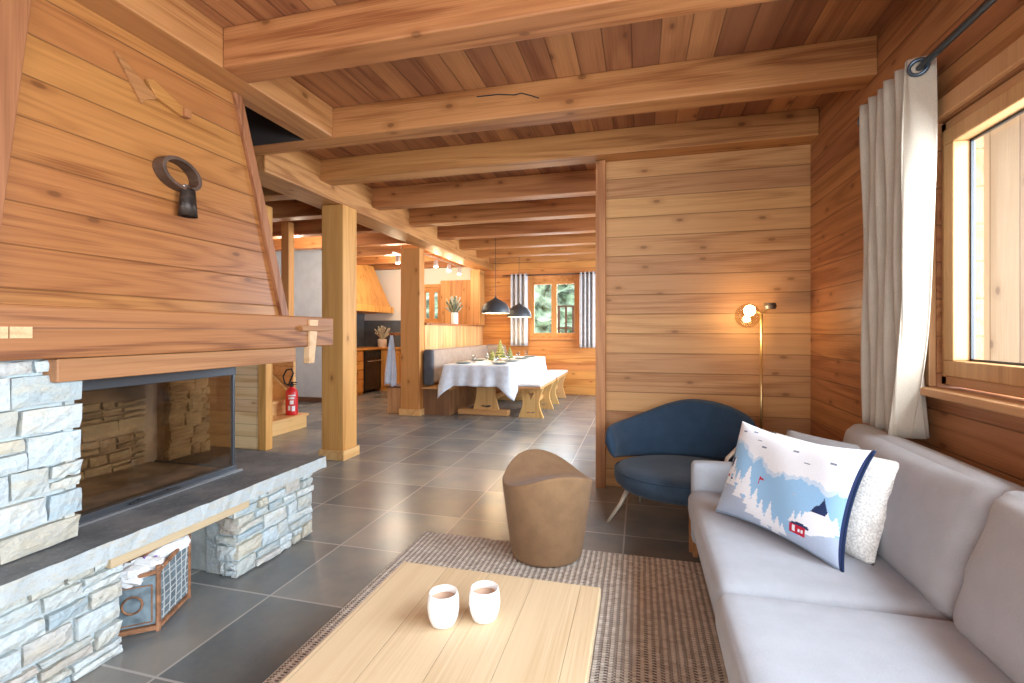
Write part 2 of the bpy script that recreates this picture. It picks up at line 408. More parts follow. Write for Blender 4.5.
# ------------------------------------------------------------------ room shell
ZC = 2.58
struct(obj('floor', BX(-6.1, 1.26, -2.7, 8.9, -.12, 0), M['tile']))
def wall_with_holes(name, mat, axis, a0, a1, lo, hi, z0, z1, holes):
    """axis 'x': wall thickness a0..a1 in x, runs lo..hi in y (or the reverse); holes = (l,h,zb,zt)"""
    bm = bmesh.new()
    def put(l, h, zb, zt):
        if h - l < 1e-4 or zt - zb < 1e-4: return
        if axis == 'x': box(bm, a0, a1, l, h, zb, zt)
        else: box(bm, l, h, a0, a1, zb, zt)
    cur = lo
    for l, h, zb, zt in sorted(holes):
        put(cur, l, z0, z1); put(l, h, z0, zb); put(l, h, zt, z1); cur = h
    put(cur, hi, z0, z1)
    return struct(obj(name, bm, mat))
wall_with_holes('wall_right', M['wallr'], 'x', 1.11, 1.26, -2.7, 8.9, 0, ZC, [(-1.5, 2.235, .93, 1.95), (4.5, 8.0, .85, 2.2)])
wall_with_holes('wall_back', M['backw'], 'y', 8.75, 8.9, -2.9, 1.11, 0, ZC, [(-1.985, -1.055, 1.02, 2.1)])
wall_with_holes('wall_kitchen', M['cream'], 'y', 8.75, 8.9, -6.1, -2.9, 0, ZC, [(-4.17, -3.72, 1.3, 2.0)])
struct(obj('wall_left', BX(-6.1, -5.95, -2.7, 8.75, 0, 4.3), M['plaster']))
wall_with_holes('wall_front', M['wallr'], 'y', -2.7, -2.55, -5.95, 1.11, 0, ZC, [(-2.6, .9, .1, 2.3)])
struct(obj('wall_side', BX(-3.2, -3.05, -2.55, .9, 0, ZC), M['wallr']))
struct(obj('wall_partition', BX(-.245, 1.11, 3.67, 3.80, 0, ZC), M['part']))
struct(obj('wall_stairs', BX(-5.95, -4.77, 6.8, 6.9, 0, ZC), M['plaster']))
struct(obj('baseboard_stairs', BX(-5.95, -4.76, 6.775, 6.8, 0, .075), M['brown'], bevel=.004))
bm = bmesh.new(); box(bm, -2.1, 1.26, -2.7, 8.9, ZC, ZC + .1); box(bm, -6.1, -2.1, 2.9, 8.9, ZC, ZC + .1); box(bm, -3.2, -2.1, -2.7, .9, ZC, ZC + .1)
struct(obj('ceiling', bm, M['ceil']))
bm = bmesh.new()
box(bm, -6.1, -2.0, -2.7, 3.0, 4.3, 4.4); box(bm, -2.1, -2.0, -2.7, 3.0, ZC + .1, 4.3); box(bm, -6.1, -2.1, 2.95, 3.05, ZC + .1, 4.3); box(bm, -6.1, -2.1, .8, .9, ZC + .1, 4.3); box(bm, -3.3, -2.112, 2.70, 2.708, 2.392, 3.2)  # last box: added black board standing in for shadow on the second beam
struct(obj('wall_stairwell_and_shade', bm, M['void']))
# partition end post
tag(obj('wall_post', BX(-.315, -.245, 3.60, 3.81, 0, 2.40), M['post2'], bevel=.004), 'slim reddish upright post closing the left end of the partition wall behind the blue chair', 'post')

# ceiling beams
ys = [1.86, 2.71, 3.50, 4.33, 5.17, 6.02, 6.87, 7.70, 8.47]
names = ['thick ceiling beam nearest the viewer, starting above the chimney hood',
         'second ceiling beam from the viewer, with a long dark crack in its side',
         'third ceiling beam, resting on top of the partition wall',
         'fourth ceiling beam, the first one beyond the partition wall',
         'fifth ceiling beam, two beyond the partition wall',
         'sixth ceiling beam, three beyond the partition wall',
         'seventh ceiling beam, above the near end of the dining table',
         'eighth ceiling beam, above the middle of the dining table',
         'last ceiling beam, closest to the dining room window wall']
def xcar(y): return -2.575 - (y - 3.5) * .018
for i, y in enumerate(ys):
    x0 = -1.9 if i == 0 else (-2.72 if i == 1 else xcar(y) - .01)
    zb = 2.388 if i != 2 else 2.405
    x1 = 1.11
    b = obj('ceiling_beam', BX(x0, x1, y, y + (.155 if i != 2 else .17), zb, ZC), M['beamx'], bevel=.008)
    tag(b, names[i], 'beam', 'ceiling beams across the living and dining rooms')
    if i == 1:   # the drying crack
        bm = bmesh.new(); pts = [(-.93, 2.53), (-.80, 2.527), (-.70, 2.512), (-.66, 2.517), (-.60, 2.495), (-.555, 2.475)]
        for (xa, za), (xb, zb2) in zip(pts, pts[1:]):
            hexa(bm, [(xa, y - .0015, za - .0035), (xb, y - .0015, zb2 - .0035), (xb, y - .0015, zb2 + .0035), (xa, y - .0015, za + .0035)],
                 [(xa, y + .01, za - .0035), (xb, y + .01, zb2 - .0035), (xb, y + .01, zb2 + .0035), (xa, y + .01, za + .0035)])
        obj('crack', bm, M['blackm'], b, label='dark drying crack')
kn = ['short ceiling beam over the stairs side, nearest of the row', 'short ceiling beam second from the viewer over the stairs side',
      'short ceiling beam over the grey plaster wall', 'short ceiling beam at the kitchen entrance', 'short ceiling beam over the cooker hood, nearer one',
      'short ceiling beam over the cooker hood, farther one', 'short ceiling beam farthest back in the kitchen']
for i, y in enumerate([3.6] + ys[3:]):
    tag(obj('kitchen_beam', BX(-5.95, xcar(y) - .3, y + .05, y + .205, 2.36, 2.55), M['beamx'], bevel=.008), kn[i], 'beam', 'short beams over the stairs and kitchen')
# carrier beam, slightly askew
y0, y1 = 2.87, 8.75
bm = hexa(bmesh.new(), [(xcar(y0), y0, 2.28), (xcar(y1), y1, 2.28), (xcar(y1) - .29, y1, 2.28), (xcar(y0) - .29, y0, 2.28)],
          [(xcar(y0), y0, ZC), (xcar(y1), y1, ZC), (xcar(y1) - .29, y1, ZC), (xcar(y0) - .29, y0, ZC)])
tag(obj('carrier_beam', bm, M['beamy'], bevel=.01), 'long lengthwise carrier beam resting on the two thick posts', 'beam')
tag(obj('trimmer_beam', BX(-2.11, -1.9, -2.55, 2.71, 2.39, ZC), M['beamy'], bevel=.008), 'lengthwise beam along the top of the wood chimney hood', 'beam')
tag(obj('wall_plate', BX(.985, 1.11, 3.80, 8.75, 2.36, 2.388), M['beamy']), 'thin timber ledge under the beams beyond the partition wall', 'timber')

# posts
def post(x0, x1, y0, y1, zt, label, cat='post'):
    t = thing('wooden_post', label, cat, ((x0 + x1) / 2, (y0 + y1) / 2, 0))
    obj('shaft', BX(x0, x1, y0, y1, 0, zt), M['post'], t, bevel=.008)
    bm = bmesh.new(); e = .018
    box(bm, x0 - e, x1 + e, y0 - e, y0, 0, .085); box(bm, x0 - e, x1 + e, y1, y1 + e, 0, .085)
    box(bm, x0 - e, x0, y0, y1, 0, .085); box(bm, x1, x1 + e, y0, y1, 0, .085)
    obj('skirting', bm, M['stairw'], t, bevel=.003)
    return t
post(-2.77, -2.55, 3.78, 4.0, 2.28, 'thick pale square post in front of the grey wall, nearest the fireplace')
post(-3.17, -2.885, 6.03, 6.19, 2.28, 'square wooden post beside the hanging apron at the kitchen entrance')

# ------------------------------------------------------------------ fireplace
fp = thing('fireplace', 'large corner fireplace with grey split stone, slate hearth, glass front and wooden hood', 'fireplace', (-2.1, 1.4, 0))
def stones(bm, a0, a1, z0, z1, place, seed, hmin=.035, hmax=.085, lmin=.09, lmax=.24, depth=.03):
    """irregular ledge stones; place(a, z, out) -> world point"""
    rn = random.Random(seed); z = z0
    levels = [z0]
    while z < z1 - .03:
        z += rn.uniform(hmin, hmax); levels.append(min(z, z1))
    if levels[-1] < z1: levels[-1] = z1
    for k in range(len(levels) - 1):
        zb, zt = levels[k], levels[k + 1]; a = a0
        while a < a1 - 1e-4:
            ln = rn.uniform(lmin, lmax) * (.55 + 4.5 * (zt - zb)) * .8; e = min(a + ln, a1)
            if a1 - e < .05: e = a1
            split = (zt - zb) > .05 and rn.random() < .42
            parts = [(zb, zt)] if not split else [(zb, zb + (zt - zb) * rn.uniform(.4, .6))]
            if split: parts.append((parts[0][1], zt))
            for pb, pt in parts:
                g = .0022; j = min(.012, (pt - pb) * .22); out = rn.uniform(0, .016)
                sk = rn.uniform(-.016, .016) if (a > a0 + .01 and e < a1 - .01) else 0
                N1, N2 = 5, 3
                cs = [(a + g + (sk if a > a0 + .01 else 0) * 0, pb + g + rn.uniform(0, j) * .6), (e - g, pb + g + rn.uniform(0, j) * .6), (e - g + sk * .0, pt - g - rn.uniform(0, j) * .6), (a + g, pt - g - rn.uniform(0, j) * .6)]
                cs[2] = (cs[2][0] - abs(sk) * .6, cs[2][1]); cs[0] = (cs[0][0] + abs(sk) * .6, cs[0][1])
                if rn.random() < .5: cs[1] = (cs[1][0] - rn.uniform(0, .012), cs[1][1] + rn.uniform(0, .006)); cs[3] = (cs[3][0] + rn.uniform(0, .012), cs[3][1] - rn.uniform(0, .006))
                grid = []
                tilt = rn.uniform(-.006, .006)
                for r in range(N2 + 1):
                    row = []
                    for q in range(N1 + 1):
                        u = q / N1; w = r / N2
                        aa = (1 - w) * ((1 - u) * cs[0][0] + u * cs[1][0]) + w * ((1 - u) * cs[3][0] + u * cs[2][0])
                        zz = (1 - w) * ((1 - u) * cs[0][1] + u * cs[1][1]) + w * ((1 - u) * cs[3][1] + u * cs[2][1])
                        edge = (q in (0, N1)) or (r in (0, N2))
                        o = out + tilt * (u - .5) * 2 + rn.uniform(-.0035, .0035) - (.006 if edge else 0)
                        if 0 < q < N1: zz += rn.uniform(-.0022, .0022)
                        row.append(bm.verts.new(place(aa, zz, o)))
                    grid.append(row)
                for r in range(N2):
                    for q in range(N1):
                        bm.faces.new((grid[r][q], grid[r][q + 1], grid[r + 1][q + 1], grid[r + 1][q]))
                # sides going back
                ring = [grid[0][q] for q in range(N1 + 1)] + [grid[r][N1] for r in range(1, N2 + 1)] + [grid[N2][q] for q in range(N1 - 1, -1, -1)] + [grid[r][0] for r in range(N2 - 1, 0, -1)]
                back = []
                P0 = place(0, 0, 0); P1 = place(0, 0, 1); dirn = (Vector(P1) - Vector(P0))
                for v in ring: back.append(bm.verts.new(v.co - dirn * depth))
                for q in range(len(ring)):
                    bm.faces.new((ring[q], back[q], back[(q + 1) % len(ring)], ring[(q + 1) % len(ring)]))
                bm.faces.new(back[::-1])
            a = e
    return bm
def faceX(x): return lambda a, z, o: (x + o, a, z)
def faceYp(y): return lambda a, z, o: (a, y + o, z)     # looks toward +y
def faceYn(y): return lambda a, z, o: (a, y - o, z)     # looks toward -y
# piers under the slab
SX = -1.800
def pier(y0, y1, seed, ret_lo, ret_hi):
    bm = bmesh.new(); box(bm, -2.0, SX - .018, y0 + .02, y1 - .02, 0, .36)
    stones(bm, y0, y1, 0, .363, faceX(SX), seed)
    if ret_lo: stones(bm, -1.92, SX - .008, 0, .363, faceYn(y0 + .004), seed + 1, lmin=.05, lmax=.12)
    if ret_hi: stones(bm, -2.0, SX - .008, 0, .363, faceYp(y1 - .004), seed + 2)
    return obj('stone_pier', bm, M['stone'], fp)
pier(.30, 1.325, 11, False, True)
pier(1.845, 2.375, 23, True, True)
obj('rendered_pier', BX(-2.9, -1.925, 1.87, 2.34, 0, .364), M['rock_plain'], fp, bevel=.004)
obj('rendered_wall', BX(-2.35, -2.25, 1.3, 1.87, 0, .364), M['rock_plain'], fp)
# slab with rough edge
bm = BX(-3.0, -1.752, .25, 2.435, .366, .428)
for f in bm.faces: f.material_index = 0 if f.calc_center_median().z > .427 else 1
bmesh.ops.subdivide_edges(bm, edges=[e for e in bm.edges if abs((e.verts[0].co - e.verts[1].co).y) > 1 or abs((e.verts[0].co - e.verts[1].co).x) > 1], cuts=60, use_grid_fill=True)
for v in bm.verts:
    if v.co.x > -1.76: v.co.x += random.uniform(-.004, .004); v.co.z += random.uniform(-.002, .001) if v.co.z < .40 else 0
    if v.co.y > 2.43: v.co.y += random.uniform(-.004, .004)
obj('hearth_slab', bm, [M['slab'], M['slabedge']], fp)
obj('support_board', BX(-2.2, -1.785, 1.28, 1.90, .318, .365), M['oak'], fp, bevel=.003)
# stone column left of the glass
bm = bmesh.new(); box(bm, -2.25, -1.92, .62, 1.225, .43, 1.058)
stones(bm, .6, 1.262, .428, 1.06, faceX(-1.895), 5, hmin=.045, hmax=.11, lmin=.10, lmax=.26)
stones(bm, -2.06, -1.905, .428, .985, faceYp(1.245), 8, hmin=.045, hmax=.11)
obj('stone_column', bm, M['stone'], fp)
# fire box
GX = -2.02
fb = obj('firebox', BX(-2.62, -2.56, 1.2, 2.30, .43, 1.05), M['soot'], fp)
obj('firebox_side', BX(-2.56, -2.03, 1.15, 1.2, .43, 1.05), M['stonewarm'], fp)
obj('firebox_floor', BX(-2.56, -2.04, 1.2, 2.035, .428, .445), M['ash'], fp)
bm = bmesh.new(); stones(bm, 1.2, 2.0, .445, .80, faceX(-2.54), 31, hmin=.05, hmax=.1)
obj('firebox_lining', bm, M['stonewarm'], fp)
bm = bmesh.new(); box(bm, -2.68, -2.53, 2.12, 2.36, .43, 1.05)
stones(bm, 2.11, 2.37, .428, 1.05, faceX(-2.515), 37); stones(bm, -2.70, -2.52, .428, 1.05, faceYn(2.12), 38)
obj('firebox_pillar', bm, M['stonewarm'], fp)
# glass front and end, frame
bm = bmesh.new()
box(bm, GX - .035, GX + .012, 1.25, 2.055, .429, .462); box(bm, GX - .035, GX + .008, 1.25, 2.055, .925, .985)
box(bm, -2.53, GX - .035, 2.035, 2.052, .429, .455); box(bm, -2.53, GX - .035, 2.035, 2.052, .945, .985)
box(bm, GX - .012, GX + .004, 2.040, 2.052, .46, .95)
fr = obj('glass_frame', bm, M['steel'], fp, bevel=.003)
obj('front_trim', BX(GX + .012, GX + .03, 1.25, 2.075, .429, .437), M['steellt'], fr)
bm = bmesh.new(); tube(bm, [(GX + .03, 1.50, .452), (GX + .03, 1.72, .452)], .005, 8); box(bm, GX + .01, GX + .03, 1.54, 1.55, .447, .457); box(bm, GX + .01, GX + .03, 1.67, 1.68, .447, .457)
obj('door_handle', bm, M['blackm'], fr)
obj('glass_pane', BX(GX - .014, GX - .009, 1.25, 2.04, .46, .93), M['fireglass'], fp)
obj('glass_pane', BX(-2.52, GX - .014, 2.041, 2.046, .455, .945), M['fireglass'], fp)
# lintel + mantel
obj('lintel_board', BX(-1.96, -1.852, 1.16, 2.305, .98, 1.058), M['lintel'], fp, bevel=.004)
ml = obj('mantel_beam', BX(-2.25, -1.83, .5, 2.615, 1.06, 1.232), M['mantel'], fp, bevel=.008)
obj('mantel_board', BX(-2.55, -1.96, 1.25, 2.30, .986, 1.058), M['lintel'], fp)
bm = bmesh.new(); box(bm, -1.9, -1.822, .90, 1.015, 1.128, 1.163); box(bm, -1.9, -1.822, 1.019, 1.075, 1.128, 1.163)
obj('end_grain_peg', bm, M['paleend'], ml, label='pale sawn end grain')
obj('tenon', BX(-1.95, -1.805, 2.30, 2.56, 1.150, 1.180), M['mantel'], ml, bevel=.003)
bm = hexa(bmesh.new(), [(-1.86, 2.375, .965), (-1.82, 2.375, .965), (-1.82, 2.42, .965), (-1.86, 2.42, .965)], [(-1.86, 2.38, 1.215), (-1.818, 2.38, 1.215), (-1.818, 2.455, 1.215), (-1.86, 2.455, 1.215)])
obj('wedge', bm, M['paleend'], ml, bevel=.003, label='pale wedge driven upright')
obj('mantel_seam', BX(-1.832, -1.8285, 1.08, 2.60, 1.158, 1.161), M['brown'], ml)
# hood
prof = [(.62, 1.232), (2.41, 1.232), (2.075, 2.388), (.62, 2.388)]
hd = obj('hood', prism(prof, 'x', -2.9, -2.05), M['hood'], fp)
def trim_board(a0, a1, b0, b1, name='trim_board'):
    return obj(name, prism([a0, a1, b1, b0], 'x', -2.16, -2.025), M['postdk'], hd, bevel=.004)
trim_board((2.405, 1.232), (2.465, 1.232), (2.06, 2.388), (2.11, 2.388))
trim_board((.93, 1.232), (1.085, 1.232), (1.03, 2.388), (1.205, 2.388))
# ornament on the hood
orn = thing('wooden_ornament', 'small triangular wood bracket set flat on the chimney hood above the cowbell', 'ornament', (-2.05, 1.6, 2.15))
obj('triangle_board', prism([(1.475, 2.275), (1.50, 2.265), (1.655, 2.165), (1.60, 2.135), (1.585, 2.115)], 'x', -2.05, -2.035), M['mantel'], orn, bevel=.002)
bar = obj('bar', prism([(1.60, 2.225), (1.63, 2.235), (1.78, 2.175), (1.765, 2.135), (1.64, 2.165)], 'x', -2.05, -2.028), M['hood'], orn, bevel=.002)
obj('peg', BX(-2.05, -2.012, 1.765, 1.80, 2.135, 2.175), M['mantel'], orn, bevel=.004)
# cowbell
cb = thing('cowbell', 'dark iron cowbell hanging from a brown leather collar on the chimney hood', 'cowbell', (-2.03, 1.76, 1.68))
bm = bmesh.new(); n = 28; inn = []; out = []
for w in (0, 1):
    for rr in (0, 1):
        ring = []
        for i in range(n):
            a = 2 * PI * i / n; ry = (.098 if rr else .080); rz = (.068 if rr else .053)
            ring.append(bm.verts.new((-2.048 + (.06 if w else .0), 1.735 + ry * math.cos(a), 1.858 + rz * math.sin(a) - (1.735 + ry * math.cos(a) - 1.735) * .15)))
        inn.append(ring)
a, b, c_, d_ = inn   # a: back inner, b: back outer, c: front inner, d: front outer
for i in range(n):
    j = (i + 1) % n
    bm.faces.new((a[i], a[j], b[j], b[i])); bm.faces.new((c_[i], d_[i], d_[j], c_[j])); bm.faces.new((b[i], b[j], d_[j], d_[i])); bm.faces.new((a[i], c_[i], c_[j], a[j]))
obj('collar', bm, M['leather'], cb, bevel=.002, smooth=False)
obj('bell', lathe([(.012, .13), (.030, .127), (.034, .115), (.038, .06), (.044, 0), (.041, 0), (.035, .06), (.031, .11), (.01, .12)], (-2.005, 1.772, 1.675), 20, sx=.75, cap=False), M['iron'], cb, smooth=True)
obj('clapper', lathe([(.003, .08), (.004, .02), (.009, .01), (.009, -.002), (.003, -.006)], (-2.012, 1.772, 1.69), 10), M['iron'], cb)
bm = bmesh.new(); tube(bm, [(-2.02, 1.755, 1.80), (-2.015, 1.76, 1.815), (-2.012, 1.772, 1.82), (-2.015, 1.785, 1.815), (-2.02, 1.79, 1.795)], .004, 8)
obj('buckle', bm, M['steellt'], cb)

# paper basket under the slab
A, Bp, Cp, Dp = Vector((-1.79, 1.455, 0)), Vector((-1.915, 1.355, 0)), Vector((-1.88, 1.665, 0)), Vector((-2.005, 1.565, 0))
bk = thing('paper_basket', 'copper edged lantern-like basket full of papers under the hearth slab', 'basket', (-1.88, 1.5, 0))
def panel(p, q, hp, hq, n_):
    d = (q - p); L = d.length; u = d.normalized(); nrm = Vector((u.y, -u.x, 0))
    def pt(s, z, o=0): return p + u * (s * L) + Vector((0, 0, z)) + nrm * o
    bm = bmesh.new()
    hexa(bm, [pt(.05, .03, .002), pt(.95, .03, .002), pt(.95, .03, -.003), pt(.05, .03, -.003)], [pt(.05, hp - .02, .002), pt(.95, hq - .02, .002), pt(.95, hq - .02, -.003), pt(.05, hp - .02, -.003)])
    o = obj('side_panel', bm, M['panelgrey'], bk)
    bm = bmesh.new()
    if n_ == 0:
        tube(bm, [pt(.5 + .2 * math.cos(t * PI / 6), .115 + .032 * math.sin(t * PI / 6), .006) for t in range(12)], .004, 6, closed=True)
        for s in (.12, .88): tube(bm, [pt(s, .04, .004), pt(s, hp - .035, .004)], .0025, 6)
        for z in (.04, hp - .035): tube(bm, [pt(.12, z, .004), pt(.88, z, .004)], .0025, 6)
    else:
        rn = random.Random(4)
        for k in range(7):
            s0 = rn.uniform(.1, .9); s1 = rn.uniform(.1, .9)
            tube(bm, [pt(.08, .04 + k * .028, .004), pt(.4, .045 + k * .027 + rn.uniform(-.008, .008), .004), pt(.92, .05 + k * .027, .004)], .0022, 6)
        for k in range(5): tube(bm, [pt(.12 + k * .19, .035, .004), pt(.14 + k * .18 + rn.uniform(-.05, .05), .12, .004), pt(.1 + k * .2, hq - .03, .004)], .0022, 6)
    obj('wire_pattern', bm, M['lead'] if n_ else M['rust'], o)
    bm = bmesh.new()
    obj('rail', tube(bm, [pt(0, .012), pt(1, .012)], .009, 6), M['rust'], bk)
    obj('rail', tube(bmesh.new(), [pt(0, hp - .008), pt(1, hq - .008)], .009, 6), M['rust'], bk)
panel(Bp, A, .215, .235, 0); panel(A, Cp, .235, .27, 1); panel(Cp, Dp, .27, .27, 1); panel(Dp, Bp, .27, .215, 0)
for p, h in ((A, .25), (Bp, .23), (Cp, .285), (Dp, .28)):
    obj('corner_post', tube(bmesh.new(), [p, p + Vector((0, 0, h))], .0085, 6), M['rust'], bk)
bm = hexa(bmesh.new(), [p + Vector((0, 0, .01)) for p in (A, Cp, Dp, Bp)], [p + Vector((0, 0, .02)) for p in (A, Cp, Dp, Bp)]); obj('base', bm, M['rust'], bk)
lab = ['crumpled white paper sheet in the basket, nearest the stone pier', 'folded white paper with purple print in the basket', 'long white paper roll leaning at the right of the basket', 'brown paper bag at the back of the basket']
for k, (x, y, z, sx, sy, sz, rz, rx, mm) in enumerate([(-1.885, 1.43, .215, .05, .045, .028, .6, .3, 'white'), (-1.875, 1.485, .225, .055, .045, .022, .5, -.35, 'white'), (-1.885, 1.56, .245, .03, .085, .022, -.35, .3, 'white'), (-1.955, 1.52, .255, .04, .06, .025, .2, .1, 'rust')]):
    mt = Matrix.Rotation(rz, 4, 'Z') @ Matrix.Rotation(rx, 4, 'X'); rn = random.Random(k)
    bm = rbox((x, y, z), (sx, sy, sz), min(sz * .9, .018), (.01, .01, .01), 6, mt, fn=lambda v, p: v + Vector((rn.uniform(-.005, .005), rn.uniform(-.005, .005), rn.uniform(-.006, .006))))
    o = tag(obj('paper', bm, M[mm]), lab[k], 'paper')
    if k == 1:
        bm = bmesh.new(); tube(bm, [mt @ Vector((.02 * math.cos(t), .028 * math.sin(t), .026)) + Vector((x, y, z + .004)) for t in [i * .5 for i in range(10)]], .005, 6)
        obj('print', bm, M['purple'], o, label='purple printed ring')

# ------------------------------------------------------------------ stairs, panel wall, extinguisher
st = thing('staircase', 'light wood stairs rising left behind the fireplace', 'stairs', (-3.95, 4.6, 0))
for k in range(4):
    x1 = -3.87 - k * .24
    obj('tread', BX(x1 - .27, x1 + .02, 4.1, 5.02, .165 * (k + 1) - .03, .165 * (k + 1)), M['stairw'], st, bevel=.005)
    obj('riser', BX(x1 - .02, x1, 4.1, 5.0, .165 * k, .165 * (k + 1) - .03), M['stairw'], st)
# inner stringer beside the second step
bm = prism([(-4.75, .33), (-4.02, .17), (-4.02, .33), (-4.75, .95)], 'y', 4.985, 5.02); obj('stringer', bm, M['stairw'], st, bevel=.003)
obj('back_panel', BX(-4.75, -4.08, 5.03, 5.07, 0, .80), M['stairv'], st)
struct(obj('wall_stair_panel', BX(-5.95, -3.565, 3.92, 3.98, 0, 1.06), M['panel']))
struct(obj('trim_1', BX(-3.565, -3.475, 3.90, 3.99, 0, 2.36), M['post'], bevel=.004))
tag(obj('newel_post', BX(-4.30, -4.19, 5.08, 5.18, 0, 2.5), M['post'], bevel=.004), 'narrow upright timber seen between the hood edge and the grey wall', 'post')

ex = thing('fire_extinguisher', 'red fire extinguisher with black hose standing on the lowest stair', 'fire extinguisher', (-3.965, 4.86, .165))
ec = (-3.965, 4.86, .165)
obj('body', lathe([(.055, 0), (.066, .008), (.068, .02), (.068, .26), (.06, .29), (.035, .315), (.02, .325), (.02, .335)], ec, 24), M['red'], ex, smooth=True)
obj('valve', lathe([(.022, .33), (.024, .36), (.012, .37), (.012, .385)], ec, 14), M['blackm'], ex)
bm = bmesh.new(); box(bm, ec[0] - .01, ec[0] + .07, ec[1] - .008, ec[1] + .008, ec[2] + .375, ec[2] + .387); box(bm, ec[0] - .01, ec[0] + .06, ec[1] - .008, ec[1] + .008, ec[2] + .352, ec[2] + .362); obj('lever', bm, M['blackm'], ex)
bm = bmesh.new(); tube(bm, [(ec[0] - .02, ec[1] - .02, ec[2] + .345), (ec[0] - .07, ec[1] - .03, ec[2] + .37), (ec[0] - .085, ec[1] - .04, ec[2] + .45), (ec[0] - .04, ec[1] - .04, ec[2] + .53), (ec[0] + .03, ec[1] - .04, ec[2] + .54), (ec[0] + .055, ec[1] - .04, ec[2] + .49), (ec[0] + .02, ec[1] - .04, ec[2] + .42), (ec[0], ec[1] - .05, ec[2] + .36)], .010, 8)
obj('hose', bm, M['blackm'], ex, smooth=True)
bm = bmesh.new()
for z0, z1, a0, a1 in ((.225, .24, -1.5, -.3), (.19, .212, -1.45, -.5), (.13, .175, -1.2, -.6), (.06, .115, -1.5, -1.1), (.05, .11, -.9, -.35)):
    nn = 6; lo = [(ec[0] + .0695 * math.cos(a0 + (a1 - a0) * i / nn), ec[1] + .0695 * math.sin(a0 + (a1 - a0) * i / nn)) for i in range(nn + 1)]
    for p, q in zip(lo, lo[1:]):
        bm.faces.new([bm.verts.new(v) for v in ((*p, ec[2] + z0), (*q, ec[2] + z0), (*q, ec[2] + z1), (*p, ec[2] + z1))])
obj('label_sticker', bm, M['white'], ex, label='white printed sticker')

# ------------------------------------------------------------------ kitchen
kx = -4.85
cab = thing('base_cabinets', 'honey wood kitchen base cabinets with drawers either side of the oven', 'cabinet', (-5.1, 8.0, 0))
bm = bmesh.new(); box(bm, -5.40, kx - .02, 6.95, 7.84, .0, .80); box(bm, -5.40, kx - .02, 8.48, 8.74, .0, .80); box(bm, kx, -3.0, 8.42, 8.74, 0, .80); obj('body', bm, M['cab'], cab)
for k, (z0, z1) in enumerate([(.05, .27), (.285, .44), (.455, .60), (.615, .78)]):
    dr = obj('drawer', BX(kx - .02, kx, 7.3, 7.825, z0, z1), M['cab'], cab, bevel=.006)
    obj('handle', tube(bmesh.new(), [(kx + .012, 7.5, z1 - .04), (kx + .012, 7.62, z1 - .04)], .006, 6), M['darkm'], dr)
for yy, x0, x1 in ((8.40, -4.83, -4.42), (8.40, -4.40, -3.95), (8.40, -3.93, -3.5), (8.40, -3.48, -3.05)):
    d = obj('door', BX(x0, x1, yy, yy + .02, .06, .78), M['cab'], cab, bevel=.006)
    obj('knob', lathe([(.012, 0), (.012, .01)], (x1 - .04, yy - .01, .7), 8), M['darkm'], d)
wt = bmesh.new(); box(wt, -5.42, kx + .03, 6.95, 8.74, .80, .835); box(wt, kx + .03, -3.0, 8.37, 8.74, .80, .835)
tag(obj('worktop', wt, M['cab'], bevel=.004), 'light wood kitchen worktop above the oven', 'worktop')
ov = thing('oven', 'built-in black glass oven under the kitchen worktop', 'oven', (-5.1, 8.16, 0))
obj('body', BX(-5.40, kx - .012, 7.85, 8.47, .04, .79), M['blackm'], ov)
dd = obj('door', BX(kx - .012, kx + .008, 7.87, 8.45, .06, .62), M['oven'], ov, bevel=.004)
obj('handle', tube(bmesh.new(), [(kx + .03, 7.92, .59), (kx + .03, 8.40, .59)], .009, 8), M['steellt'], dd)
pn = obj('control_panel', BX(kx - .012, kx + .006, 7.87, 8.45, .63, .785), M['blackm'], ov, bevel=.003)
for k in range(4): obj('knob', tube(bmesh.new(), [(kx + .006, 7.96 + k * .13, .71), (kx + .028, 7.96 + k * .13, .71)], .018, 10), M['steel'], pn)
tag(obj('backsplash', (lambda b: (box(b, -5.42, -5.40, 6.95, 8.74, .835, 1.52), box(b, -5.40, -4.25, 8.735, 8.749, .835, 1.36), b)[2])(bmesh.new()), M['splash']), 'dark grey tiled splashback behind the kitchen worktop', 'splashback')
struct(obj('wall_cooker', BX(-5.56, -5.42, 6.9, 8.75, 0, ZC), M['cream']))
hh = thing('cooker_hood', 'tapered wooden cooker hood above the kitchen worktop', 'cooker hood', (-5.1, 8.1, 1.5))
obj('band', BX(-5.40, -4.72, 7.2, 8.70, 1.50, 1.62), M['cab'], hh, bevel=.006)
bm = hexa(bmesh.new(), [(-5.40, 7.25, 1.62), (-4.77, 7.25, 1.62), (-4.77, 8.66, 1.62), (-5.40, 8.66, 1.62)], [(-5.40, 7.5, 2.4), (-5.0, 7.5, 2.4), (-5.0, 8.4, 2.4), (-5.40, 8.4, 2.4)])
obj('flue', bm, M['cab'], hh)
cr = thing('utensil_crock', 'beige crock of dried stems standing on the kitchen worktop', 'crock', (-4.72, 8.45, .835))
obj('pot', lathe([(.075, 0), (.085, .02), (.09, .16), (.082, .16), (.076, .03)], (-4.86, 8.5, .835), 18, cap=False), M['pot'], cr, smooth=True)
bm = bmesh.new(); rn = random.Random(2)
for k in range(40):
    a = rn.uniform(0, 6.28); r = rn.uniform(.02, .17); z = rn.uniform(.24, .42)
    tube(bm, [(-4.86, 8.5, .90), (-4.86 + r * .4 * math.cos(a), 8.5 + r * .4 * math.sin(a), .835 + z * .7), (-4.86 + r * math.cos(a), 8.5 + r * math.sin(a), .835 + z)], [.005, .007, .014], 5)
obj('stems', bm, M['twig'], cr)

